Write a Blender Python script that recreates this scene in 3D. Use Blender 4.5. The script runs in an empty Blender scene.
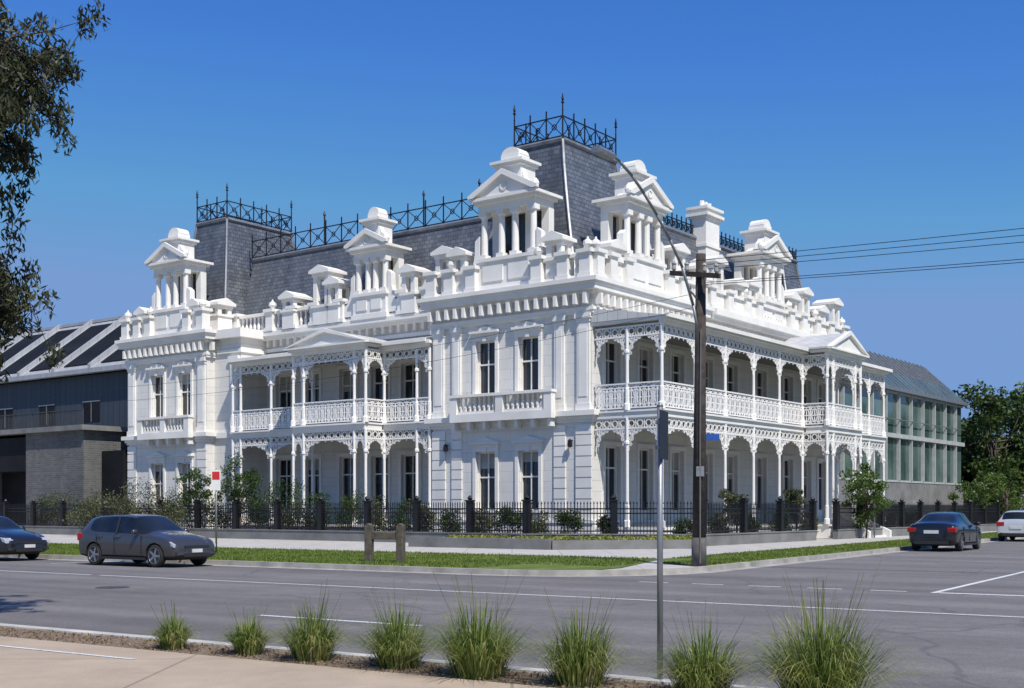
import bpy, bmesh, math, random
import numpy as np
from mathutils import Vector, Matrix
random.seed(7); rng=np.random.default_rng(7)
scene=bpy.context.scene
EX,EY=.84,.5426
# ---------------------------------------------------------------- materials
def newmat(name):
    m=bpy.data.materials.new(name); m.use_nodes=True
    nt=m.node_tree; b=nt.nodes['Principled BSDF']; return m,nt,b
def N(nt,t,**k):
    n=nt.nodes.new(t)
    for a,v in k.items(): setattr(n,a,v)
    return n
def ramp(nt,fac,stops):
    r=N(nt,'ShaderNodeValToRGB'); e=r.color_ramp.elements
    while len(e)<len(stops): e.new(.5)
    for i,(p,c) in enumerate(stops):
        e[i].position=p; e[i].color=(c[0],c[1],c[2],1)
    nt.links.new(fac,r.inputs[0]); return r.outputs[0]
def noise(nt,vec,scale,detail=4,rough=.55):
    n=N(nt,'ShaderNodeTexNoise'); n.inputs['Scale'].default_value=scale
    n.inputs['Detail'].default_value=detail; n.inputs['Roughness'].default_value=rough
    nt.links.new(vec,n.inputs['Vector']); return n.outputs['Fac']
def mapping(nt,vec,sc):
    m=N(nt,'ShaderNodeMapping'); m.inputs['Scale'].default_value=sc
    nt.links.new(vec,m.inputs['Vector']); return m.outputs[0]
def mixc(nt,fac,a,b,mode='MIX'):
    m=N(nt,'ShaderNodeMix',data_type='RGBA',blend_type=mode)
    for s,v in ((m.inputs[0],fac),(m.inputs[6],a),(m.inputs[7],b)):
        if isinstance(v,(int,float)): s.default_value=v
        elif isinstance(v,tuple): s.default_value=(*v,1)
        else: nt.links.new(v,s)
    return m.outputs[2]
def bump(nt,b,h,strength,dist=.02):
    n=N(nt,'ShaderNodeBump'); n.inputs['Strength'].default_value=strength; n.inputs['Distance'].default_value=dist
    nt.links.new(h,n.inputs['Height']); nt.links.new(n.outputs[0],b.inputs['Normal'])
def objc(nt): return N(nt,'ShaderNodeTexCoord').outputs['Object']
def simple(name,c,rough=.6,metal=0,var=.12,scale=3,bs=.15,bd=.01,fine=None,spec=.5):
    m,nt,b=newmat(name); v=objc(nt)
    f=noise(nt,v,scale,6)
    lo=tuple(x*(1-var*1.6) for x in c); hi=tuple(min(1,x*(1+var)) for x in c)
    col=ramp(nt,f,[(.3,lo),(.7,hi)])
    nt.links.new(col,b.inputs['Base Color'])
    b.inputs['Roughness'].default_value=rough; b.inputs['Metallic'].default_value=metal; b.inputs['Specular IOR Level'].default_value=spec
    if bs>0: bump(nt,b,noise(nt,v,fine or scale*12,3),bs,bd)
    return m
def wallvec(nt):
    v=objc(nt); s=N(nt,'ShaderNodeSeparateXYZ'); nt.links.new(v,s.inputs[0])
    a=N(nt,'ShaderNodeMath',operation='ADD'); nt.links.new(s.outputs[0],a.inputs[0]); nt.links.new(s.outputs[1],a.inputs[1])
    c=N(nt,'ShaderNodeCombineXYZ'); nt.links.new(a.outputs[0],c.inputs[0]); nt.links.new(s.outputs[2],c.inputs[1])
    return c.outputs[0],v
def bricky(name,c1,c2,mort,bw,rh,ms,rough=.6,bs=.5,bd=.02,stain=.15,spec=.5):
    m,nt,b=newmat(name); wv,v=wallvec(nt)
    t=N(nt,'ShaderNodeTexBrick'); nt.links.new(wv,t.inputs['Vector'])
    t.inputs['Color1'].default_value=(*c1,1); t.inputs['Color2'].default_value=(*c2,1); t.inputs['Mortar'].default_value=(*mort,1)
    t.inputs['Scale'].default_value=1; t.inputs['Brick Width'].default_value=bw; t.inputs['Row Height'].default_value=rh
    t.inputs['Mortar Size'].default_value=ms; t.inputs['Mortar Smooth'].default_value=.3
    f=noise(nt,mapping(nt,v,(1.2,1.2,.25)),1.1,7,.65)
    col=mixc(nt,1.0,t.outputs['Color'],ramp(nt,f,[(.3,(1-stain*1.6,)*3),(.65,(1,1,1))]),'MULTIPLY')
    nt.links.new(col,b.inputs['Base Color']); b.inputs['Roughness'].default_value=rough
    b.inputs['Specular IOR Level'].default_value=spec
    h=mixc(nt,.1,t.outputs['Fac'],noise(nt,v,30,3))
    inv=N(nt,'ShaderNodeInvert'); nt.links.new(h,inv.inputs['Color'])
    bump(nt,b,inv.outputs[0],bs,bd); return m
STUCCO=bricky('white_stucco',(.76,.735,.69),(.73,.71,.665),(.58,.57,.54),1.25,.46,.012,.8,.5,.02,.07,.3)
TRIM=simple('white_trim_paint',(.79,.77,.73),.6,0,.06,.9,.1,.01,25,.3)
IRONW=simple('white_iron_lace',(.82,.80,.77),.4,0,.03,2,0)
SLATE=bricky('slate',(.105,.118,.140),(.17,.185,.21),(.05,.055,.065),.32,.22,.014,.42,.8,.02,.25,.6)
LEAD=simple('lead_flashing',(.22,.23,.25),.45,.3,.2,2)
IRONB=simple('black_iron',(.012,.012,.014),.45,.2,.2,3,0)
GALV=simple('galvanised_steel',(.30,.31,.32),.45,.6,.15,6,.05)
def glassm(name,a,b2,sc=.5):
    m,nt,b=newmat(name); v=objc(nt)
    nt.links.new(ramp(nt,noise(nt,v,sc,3),[(.35,a),(.65,b2)]),b.inputs['Base Color'])
    b.inputs['Roughness'].default_value=.06; b.inputs['Specular IOR Level'].default_value=.6
    bump(nt,b,noise(nt,v,1.5,1),.04,.02); return m
GLASS=glassm('window_glass',(.006,.007,.009),(.03,.033,.036))
GLASSG=glassm('green_tint_glass',(.04,.075,.07),(.12,.18,.16),.3)
BLIND=simple('window_blind',(.36,.35,.32),.8,0,.1,2)
FLOOR=simple('verandah_floor_shade_tone',(.13,.12,.11),.6,0,.15,4,.1)  # floor colour darkened to cut bounced light inside the verandahs
SOFF=simple('soffit_shade_tone',(.30,.29,.275),.6,0,.08,3,.1)  # soffit colour darkened, puts verandah shade into the ceiling tone
VROOF=bricky('verandah_roof_iron',(.60,.60,.585),(.57,.57,.555),(.42,.42,.42),.5,50,.02,.4,.4,.02,.15)
CLAD=bricky('metal_cladding',(.050,.062,.082),(.040,.052,.070),(.018,.022,.028),.6,30,.03,.55,.6,.02,.15)
GROOF=bricky('grey_metal_roof',(.14,.155,.17),(.12,.135,.15),(.06,.07,.08),.6,90,.03,.45,.6,.03,.15)
GBRICK=bricky('grey_brick',(.15,.148,.145),(.10,.10,.10),(.18,.18,.175),.4,.13,.014,.85,.6,.01,.2)
MROOF=bricky('light_metal_roof',(.40,.41,.43),(.37,.38,.4),(.26,.26,.27),.7,60,.02,.45,.5,.02,.1)
DARK=simple('dark_panel',(.015,.017,.02),.3,0,.2,1,0)
DARKM=simple('matt_black_panel',(.012,.013,.016),.75,0,.3,.6,0,spec=.2)
CONC=simple('concrete_wall',(.18,.18,.175),.85,0,.18,1.2,.3,.01,40)
TIMBER=simple('aged_timber_pole',(.050,.038,.031),.85,0,.35,6,.6,.02,18)
BTIMB=simple('bollard_timber',(.10,.085,.065),.85,0,.3,7,.5,.02,22)
def asphalt():
    m,nt,b=newmat('asphalt'); v=objc(nt)
    d1=N(nt,'ShaderNodeVectorMath',operation='DOT_PRODUCT'); nt.links.new(v,d1.inputs[0]); d1.inputs[1].default_value=(EY*.75,EX*.75,0)
    d2=N(nt,'ShaderNodeVectorMath',operation='DOT_PRODUCT'); nt.links.new(v,d2.inputs[0]); d2.inputs[1].default_value=(EX*.03,-EY*.03,0)
    cb=N(nt,'ShaderNodeCombineXYZ'); nt.links.new(d2.outputs['Value'],cb.inputs[0]); nt.links.new(d1.outputs['Value'],cb.inputs[1])
    band=noise(nt,cb.outputs[0],1.0,4,.6)
    big=noise(nt,v,.35,6,.6); fine=noise(nt,v,55,2,.7); mid=noise(nt,v,5,5,.7)
    c=ramp(nt,band,[(.32,(.128,.118,.114)),(.68,(.200,.186,.179))])
    c=mixc(nt,1,c,ramp(nt,fine,[(.3,(.60,)*3),(.72,(1.38,)*3)]),'MULTIPLY')
    c=mixc(nt,1,c,ramp(nt,mid,[(.3,(.86,)*3),(.7,(1.1,)*3)]),'MULTIPLY')
    c=mixc(nt,1,c,ramp(nt,big,[(.3,(.82,)*3),(.7,(1.12,)*3)]),'MULTIPLY')
    vo=N(nt,'ShaderNodeTexVoronoi',feature='DISTANCE_TO_EDGE'); vo.inputs['Scale'].default_value=.16
    w=N(nt,'ShaderNodeVectorMath',operation='ADD'); nn=N(nt,'ShaderNodeTexNoise'); nn.inputs['Scale'].default_value=.8
    nt.links.new(v,nn.inputs['Vector']); nt.links.new(v,w.inputs[0]); nt.links.new(nn.outputs['Color'],w.inputs[1])
    nt.links.new(w.outputs[0],vo.inputs['Vector'])
    c=mixc(nt,ramp(nt,vo.outputs['Distance'],[(.003,(.5,)*3),(.007,(0,0,0))]),c,(.07,.068,.07))
    nt.links.new(c,b.inputs['Base Color']); b.inputs['Roughness'].default_value=.85
    bump(nt,b,fine,.5,.008); return m
ASPH=asphalt()
def grassm(name,a,b2,c3,s=1.0):
    m,nt,b=newmat(name); v=objc(nt)
    c=ramp(nt,noise(nt,v,1.1*s,6,.7),[(.3,a),(.52,b2),(.75,c3)])
    c=mixc(nt,1,c,ramp(nt,noise(nt,v,38*s,3,.7),[(.3,(.5,)*3),(.7,(1.35,)*3)]),'MULTIPLY')
    nt.links.new(c,b.inputs['Base Color']); b.inputs['Roughness'].default_value=.9
    bump(nt,b,noise(nt,v,45*s,3,.7),.9,.04); return m
LAWN=grassm('lawn_grass',(.085,.13,.02),(.14,.20,.028),(.26,.27,.07))
FIELD=grassm('ground_grass',(.05,.08,.02),(.08,.11,.03),(.12,.13,.05),.3)
MULCH=simple('mulch_gravel',(.25,.185,.125),.95,0,.45,28,.8,.03,70)
SOIL=simple('garden_soil',(.07,.05,.035),.95,0,.4,12,.8,.03,40)
def pavem(name,c,bw=1.6,rh=2.4,mort=.6):
    m,nt,b=newmat(name); v=objc(nt)
    t=N(nt,'ShaderNodeTexBrick'); nt.links.new(v,t.inputs['Vector']); t.offset=0
    for k,s in (('Color1',1),('Color2',.93),('Mortar',mort)): t.inputs[k].default_value=(c[0]*s,c[1]*s,c[2]*s,1)
    t.inputs['Scale'].default_value=1; t.inputs['Brick Width'].default_value=bw; t.inputs['Row Height'].default_value=rh; t.inputs['Mortar Size'].default_value=.015
    f=ramp(nt,noise(nt,v,1.3,8,.7),[(.3,(.80,)*3),(.7,(1.06,)*3)])
    g=ramp(nt,noise(nt,v,70,2,.7),[(.3,(.82,)*3),(.7,(1.12,)*3)])
    nt.links.new(mixc(nt,1,mixc(nt,1,t.outputs[0],f,'MULTIPLY'),g,'MULTIPLY'),b.inputs['Base Color'])
    b.inputs['Roughness'].default_value=.9; bump(nt,b,noise(nt,v,60,3),.3,.006); return m
PAVE=pavem('concrete_path',(.50,.475,.435))
PAVET=pavem('tan_concrete_path',(.45,.355,.26),3.2,3.0,.6)
KERB=simple('kerb_concrete',(.36,.34,.31),.9,0,.2,2,.4,.01,40)
KERBN=simple('near_kerb_concrete',(.50,.48,.44),.9,0,.2,2,.4,.01,40)
def paintm():
    m,nt,b=newmat('road_paint'); v=objc(nt)
    c=ramp(nt,noise(nt,v,30,5,.75),[(.38,(.27,.265,.26)),(.50,(.70,.70,.68))])
    nt.links.new(c,b.inputs['Base Color']); b.inputs['Roughness'].default_value=.7; return m
PAINT=paintm()
def leafm(name,cols,trans=.3,sc=.6):
    m=bpy.data.materials.new(name); m.use_nodes=True; nt=m.node_tree; nt.nodes.clear()
    o=N(nt,'ShaderNodeOutputMaterial'); g=N(nt,'ShaderNodeNewGeometry'); v=objc(nt)
    nz=noise(nt,v,sc,4,.6); a=N(nt,'ShaderNodeMath',operation='MULTIPLY_ADD'); a.inputs[1].default_value=.35
    nt.links.new(g.outputs['Random Per Island'],a.inputs[0]); nt.links.new(nz,a.inputs[2])
    st=[(.45+.55*i/(len(cols)-1)*.85,c) for i,c in enumerate(cols)]
    c=ramp(nt,a.outputs[0],st)
    p=N(nt,'ShaderNodeBsdfPrincipled'); p.inputs['Roughness'].default_value=.5; p.inputs['Specular IOR Level'].default_value=.35
    t=N(nt,'ShaderNodeBsdfTranslucent'); mx=N(nt,'ShaderNodeMixShader'); mx.inputs[0].default_value=trans
    nt.links.new(c,p.inputs['Base Color']); nt.links.new(c,t.inputs['Color'])
    nt.links.new(p.outputs[0],mx.inputs[1]); nt.links.new(t.outputs[0],mx.inputs[2]); nt.links.new(mx.outputs[0],o.inputs[0]); return m
EUC=leafm('eucalypt_leaves',[(.018,.024,.010),(.04,.05,.02),(.075,.08,.033)],.15)
GREEN=leafm('green_leaves',[(.018,.035,.008),(.05,.09,.018),(.10,.15,.03)])
LGREEN=leafm('light_green_leaves',[(.04,.07,.012),(.09,.15,.03),(.15,.21,.05)])
OLIVE=leafm('olive_leaves',[(.05,.062,.028),(.10,.115,.05),(.18,.19,.09)])
YGREEN=leafm('groundcover_leaves',[(.10,.14,.02),(.22,.26,.04),(.40,.36,.07)])
TUSS=leafm('tussock_blades',[(.08,.12,.025),(.16,.22,.045),(.29,.34,.09),(.48,.43,.19)],.35,3)
BARK=simple('bark',(.09,.07,.055),.9,0,.35,8,.8,.03,20)
# ---------------------------------------------------------------- mesh builder
class MB:
    def __init__(s): s.v=[]; s.f=[]
    def add(s,vs,fs):
        o=len(s.v); s.v.extend(vs); s.f.extend([tuple(i+o for i in f) for f in fs])
    def box(s,F,a0,a1,n0,n1,z0,z1):
        c=[F(a,n,z) for z in (z0,z1) for a,n in ((a0,n0),(a1,n0),(a1,n1),(a0,n1))]
        s.add(c,[(0,1,2,3),(4,5,6,7),(0,1,5,4),(1,2,6,5),(2,3,7,6),(3,0,4,7)])
    def lathe(s,F,a,n,prof,seg=8,rot=0):
        vs=[];fs=[]
        for r,z in prof:
            for k in range(seg):
                t=2*math.pi*k/seg+rot; vs.append(F(a+r*math.cos(t),n+r*math.sin(t),z))
        for i in range(len(prof)-1):
            for k in range(seg):
                k2=(k+1)%seg; fs.append((i*seg+k,i*seg+k2,(i+1)*seg+k2,(i+1)*seg+k))
        fs.append(tuple(range(seg))); fs.append(tuple((len(prof)-1)*seg+k for k in range(seg)))
        s.add(vs,fs)
    def bar(s,F,p,q,n,w=.04,t=.03):
        d=(q[0]-p[0],q[1]-p[1]); l=math.hypot(*d)
        if l<1e-6: return
        x,y=-d[1]/l*w/2,d[0]/l*w/2
        c=[]
        for nn in (n-t/2,n+t/2):
            c+= [F(p[0]+x,nn,p[1]+y),F(p[0]-x,nn,p[1]-y),F(q[0]-x,nn,q[1]-y),F(q[0]+x,nn,q[1]+y)]
        s.add(c,[(0,1,2,3),(4,5,6,7),(1,2,6,5),(3,0,4,7)])
    def ring(s,F,c,r,n,w=.035,seg=8,ry=None):
        ry=ry or r
        pts=[(c[0]+r*math.cos(2*math.pi*k/seg),c[1]+ry*math.sin(2*math.pi*k/seg)) for k in range(seg+1)]
        for a,b in zip(pts,pts[1:]): s.bar(F,a,b,n,w)
    def prism(s,F,poly,n0,n1):
        k=len(poly); vs=[F(a,n,z) for n in (n0,n1) for a,z in poly]
        s.add(vs,[tuple(range(k)),tuple(range(k,2*k))]+[(i,(i+1)%k,(i+1)%k+k,i+k) for i in range(k)])
    def prismn(s,F,poly,a0,a1):
        k=len(poly); vs=[F(a,n,z) for a in (a0,a1) for n,z in poly]
        s.add(vs,[tuple(range(k)),tuple(range(k,2*k))]+[(i,(i+1)%k,(i+1)%k+k,i+k) for i in range(k)])
    def limb(s,p,q,r0,r1,seg=6):
        p=Vector(p);q=Vector(q);d=(q-p); 
        if d.length<1e-5: return
        d.normalize(); a=d.orthogonal().normalized(); b=d.cross(a)
        vs=[];
        for c,r in ((p,r0),(q,r1)):
            for k in range(seg):
                t=2*math.pi*k/seg; vs.append(tuple(c+a*(r*math.cos(t))+b*(r*math.sin(t))))
        s.add(vs,[(k,(k+1)%seg,(k+1)%seg+seg,k+seg) for k in range(seg)]+[tuple(range(seg)),tuple(range(seg,2*seg))])
    def tube(s,pts,r,seg=6):
        rs=r if isinstance(r,(list,tuple)) else [r]*len(pts)
        for i in range(len(pts)-1): s.limb(pts[i],pts[i+1],rs[i],rs[i+1],seg)
    def make(s,name,mat,parent=None,smooth=False,bevel=0):
        me=bpy.data.meshes.new(name); me.from_pydata([tuple(x) for x in s.v],[],s.f); 
        bm=bmesh.new(); bm.from_mesh(me); bmesh.ops.recalc_face_normals(bm,faces=bm.faces); bm.to_mesh(me); bm.free()
        me.materials.append(mat)
        if smooth:
            for p in me.polygons: p.use_smooth=True
        o=bpy.data.objects.new(name,me); scene.collection.objects.link(o)
        if parent: o.parent=parent
        if bevel:
            b=o.modifiers.new('bevel','BEVEL'); b.width=bevel; b.segments=2; b.limit_method='ANGLE'
        return o
def empty(name,loc=(0,0,0),rz=0):
    e=bpy.data.objects.new(name,None); scene.collection.objects.link(e); e.location=loc; e.rotation_euler=(0,0,rz); e.empty_display_size=.3; return e
FW=lambda a,n,z:(a,n,z)
FL=lambda a,n,z:(-a,-n,z)
FR=lambda a,n,z:(n,a,z)
RF=lambda p,q,z:(p*EX+q*EY,-p*EY+q*EX,z)
def sheet(name,poly,z,mat,thick=0,parent=None):
    m=MB(); k=len(poly)
    if thick: 
        vs=[RF(p,q,z) for p,q in poly]+[RF(p,q,z-thick) for p,q in poly]
        m.add(vs,[tuple(range(k)),tuple(range(k,2*k))]+[(i,(i+1)%k,(i+1)%k+k,i+k) for i in range(k)])
    else: m.add([RF(p,q,z) for p,q in poly],[tuple(range(k))])
    return m.make(name,mat,parent)
def rect(p0,p1,q0,q1): return [(p0,q0),(p1,q0),(p1,q1),(p0,q1)]
# ---------------------------------------------------------------- ground, roads
g=MB(); g.add([(-2500,-2500,0),(2500,-2500,0),(2500,2500,0),(-2500,2500,0)],[(0,1,2,3)]); g.make('ground',FIELD)
sheet('main_road',rect(-300,300,9.6,24.2),.004,ASPH)
sheet('side_road',rect(-17,-.8,24.2,300),.004,ASPH)
def rline(name,polys,z=.009,mat=PAINT):
    m=MB()
    for poly in polys: m.add([RF(p,q,z) for p,q in poly],[tuple(range(len(poly)))])
    return m.make(name,mat)
rline('road_markings',[rect(-200,-24.2,18.93,19.04),rect(-23.9,100,18.93,19.04)]+
  [rect(-13+12*i,-10+12*i,13.14,13.25) for i in range(-10,8)]+
  [rect(-12+1.25*i,-11.3+1.25*i,23.57,23.68) for i in range(0,5)]+
  [rect(-5.7,-.9,23.5,23.7),rect(-5.84,-5.72,23.5,36)]+[rect(-5.84,-5.72,40+6*i,43+6*i) for i in range(8)]+
  [rect(-46,-45.9,19.1,23.8),rect(-30.1,-30.0,22.2,23.8)])
m=MB(); 
for i,(p,q) in enumerate(((-20,16.2),)): m.lathe(lambda a,n,z,p=p,q=q:RF(p+a,q+n,z),0,0,[(.33,.006),(.33,.012)],20)
m.make('manhole_cover',simple('cast_iron_cover',(.09,.085,.08),.6,.4,.3,9,.4))
arc=[(-16.5+4*math.sin(t),28.2-4*math.cos(t)) for t in [i*math.pi/2/10 for i in range(11)]]
arci=[(-16.5+3.83*math.sin(t),28.2-3.83*math.cos(t)) for t in [i*math.pi/2/10 for i in range(11)]]
arco=[(-16.5+4.4*math.sin(t),28.2-4.4*math.cos(t)) for t in [i*math.pi/2/10 for i in range(11)]]
def strip(name,A,B,z,mat,thick=0):
    m=MB()
    for (a,b),(c,d) in zip(zip(A,A[1:]),zip(B,B[1:])):
        vs=[RF(*a,z),RF(*b,z),RF(*d,z),RF(*c,z)]
        if thick:
            vs+=[RF(*a,z-thick),RF(*b,z-thick),RF(*d,z-thick),RF(*c,z-thick)]
            m.add(vs,[(0,1,2,3),(0,1,5,4),(3,2,6,7)])
        else: m.add(vs,[(0,1,2,3)])
    return m.make(name,mat)
A=[(-300,24.2)]+arc+[(-12.5,300)]; B=[(-300,24.37)]+arci+[(-12.67,300)]; C=[(-300,23.8)]+arco+[(-12.1,300)]
strip('kerb',A,B,.135,KERB,.2); strip('kerb_gutter',C,[(-300,24.205)]+arc+[(-12.495,300)],.0085,KERB)
sheet('city_block_pavement',[(-300,24.36)]+arci+[(-12.66,300),(-300,300)],.12,PAVE,.2)
sheet('lawn_verge',[(-300,24.38),(-26,24.38),(-16.4,24.39)]+[(-16.5+3.8*math.sin(t),28.2-3.8*math.cos(t)) for t in (.2,.45,.7)]+[(-14.0,26.6),(-15.5,32),(-300,32)],.135,LAWN)
sheet('lawn_verge',[(-12.68,29.0),(-12.68,300),(-15.5,300),(-15.5,32.0),(-14.0,29.0)],.135,LAWN)
sheet('near_verge',rect(-300,300,-60,9.42),.10,MULCH,.2)
sheet('near_kerb',rect(-300,300,9.42,9.6),.12,KERBN,.2)
sheet('near_footpath',rect(-300,-3.2,4.5,8.66),.115,PAVET)
rline('footpath_marking',[rect(-14,-9.6,8.0,8.06)],.12)
sheet('opposite_block',rect(-.8,300,24.2,300),.12,FIELD,.2)
# ---------------------------------------------------------------- HOTEL
OX,OY=3.41,52.0
ANG=math.atan2(-.603,.797)
ca,sa=math.cos(ANG),math.sin(ANG)
def BW(u,v,z=0):
    X,Y=-u,v; return (OX+X*ca-Y*sa, OY+X*sa+Y*ca, z)
hotel=empty('white_victorian_hotel',(OX,OY,0),ANG)
W,T,I,R_,L_,FR_,G,BL,VR,BK,FLO,SO=[MB() for _ in range(12)]
GF,FF,EV=.8,5.7,9.35
def wallpanel(F,s0,s1,z0,z1,n0,n1,ops):
    S=sorted({s0,s1,*[o[0] for o in ops],*[o[1] for o in ops]}); Z=sorted({z0,z1,*[o[2] for o in ops],*[o[3] for o in ops]})
    for a,b in zip(S,S[1:]):
        zs=None
        for c,d in zip(Z,Z[1:]):
            hole=any(o[0]<(a+b)/2<o[1] and o[2]<(c+d)/2<o[3] for o in ops)
            if not hole:
                if zs is None: zs=c
                ze=d
            elif zs is not None: W.box(F,a,b,n0,n1,zs,ze); zs=None
        if zs is not None: W.box(F,a,b,n0,n1,zs,ze)
def window(F,s,w,z0,z1,n,hood=True,door=False):
    a,b=s-w/2,s+w/2
    G.box(F,a,b,n-.30,n-.26,z0,z1)
    if random.random()<.35: BL.box(F,a+.08,b-.08,n-.255,n-.252,z1-(z1-z0)*random.uniform(.15,.4),z1-.08)
    f=.075
    for x0,x1 in ((a,a+f),(b-f,b)): FR_.box(F,x0,x1,n-.25,n-.16,z0,z1)
    FR_.box(F,a+f,b-f,n-.25,n-.16,z1-f,z1); FR_.box(F,a+f,b-f,n-.25,n-.16,z0,z0+f*1.3)
    zt=z0+(z1-z0)*(.72 if door else .55)
    FR_.box(F,a+f,b-f,n-.25,n-.17,zt,zt+.07)
    FR_.box(F,s-.022,s+.022,n-.248,n-.175,z0+f*1.3,zt); FR_.box(F,s-.022,s+.022,n-.248,n-.175,zt+.07,z1-f)
    if door: FR_.box(F,a+f,b-f,n-.247,n-.17,z0+f,z0+.7)
    t=.17
    T.box(F,a-t,a,n,n+.07,z0,z1); T.box(F,b,b+t,n,n+.07,z0,z1); T.box(F,a-t,b+t,n,n+.08,z1,z1+.2)
    if hood:
        T.box(F,a-t-.1,b+t+.1,n,n+.24,z1+.34,z1+.44); T.box(F,a-t-.03,b+t+.03,n,n+.11,z1+.2,z1+.34)
        T.prism(F,[(a-t-.1,z1+.44),(b+t+.1,z1+.44),(s,z1+.66)],n,n+.12)
        T.box(F,s-.1,s+.1,n+.08,n+.15,z1-.03,z1+.2)
    if not door:
        T.box(F,a-t-.06,b+t+.06,n,n+.2,z0-.12,z0)
        for x in (a-.1,b+.1): T.box(F,x-.07,x+.07,n,n+.13,z0-.34,z0-.12)
def quoins(F,s0,s1,n,z0,z1,h=.46):
    z=z0
    while z+h<=z1+.01:
        T.box(F,s0,s1,n,n+.07,z+.03,z+h-.02); z+=h
def pilaster(F,s0,s1,n,z0,z1):
    T.box(F,s0-.05,s1+.05,n,n+.14,z0,z0+.3); T.box(F,s0,s1,n,n+.1,z0+.3,z1-.35)
    T.box(F,s0+.1,s1-.1,n+.1,n+.125,z0+.6,z1-.6)
    T.box(F,s0-.04,s1+.04,n,n+.13,z1-.35,z1-.2); T.box(F,s0-.09,s1+.09,n,n+.18,z1-.2,z1)
def slab(u0,u1,v0,v1,z0,z1,p): T.box(FL,u0-p,u1+p,-v1-p,-v0+p,z0,z1)
def balustrade(F,s0,s1,n,z0,h,step=.32,ped=True,d=.26):
    T.box(F,s0,s1,n-d/2,n+d/2,z0,z0+.16); T.box(F,s0,s1,n-d/2-.03,n+d/2+.03,z0+h-.16,z0+h)
    k=max(1,int((s1-s0)/step))
    for i in range(k):
        x=s0+(i+.5)*(s1-s0)/k
        T.lathe(F,x,n,[(.06,z0+.16),(.1,z0+.16+h*.2),(.045,z0+h*.55),(.08,z0+h-.16)],6)
def pedestal(F,s,n,z0,z1,w=.6,urn=True):
    T.box(F,s-w/2,s+w/2,n-w/2,n+w/2,z0,z1-.16); T.box(F,s-w/2-.1,s+w/2+.1,n-w/2-.1,n+w/2+.1,z1-.16,z1)
    T.box(F,s-w/2-.06,s+w/2+.06,n-w/2-.06,n+w/2+.06,z0,z0+.2)
    if urn: T.lathe(F,s,n,[(.14,z1),(.1,z1+.08),(.22,z1+.22),(.2,z1+.36),(.06,z1+.45),(.04,z1+.56)],8)
def minidormer(F,s,n,z0,z1,w=1.3,d=1.1):
    T.box(F,s-w/2,s+w/2,n-d,n,z0,z0+.9)
    T.box(F,s-w/2-.08,s+w/2+.08,n-d-.08,n+.08,z0+.9,z0+1.02)
    for x in (s-w/2+.15,s+w/2-.15):
        for y in (n-.15,n-d+.15): T.box(F,x-.13,x+.13,y-.13,y+.13,z0+1.02,z1-.45)
    T.box(F,s-w/2-.03,s+w/2+.03,n-d-.03,n+.03,z1-.45,z1-.28); T.box(F,s-w/2-.16,s+w/2+.16,n-d-.16,n+.16,z1-.28,z1-.14)
    T.prism(F,[(s-w/2-.16,z1-.14),(s+w/2+.16,z1-.14),(s,z1+.14)],n-d-.16,n+.16)
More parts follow.
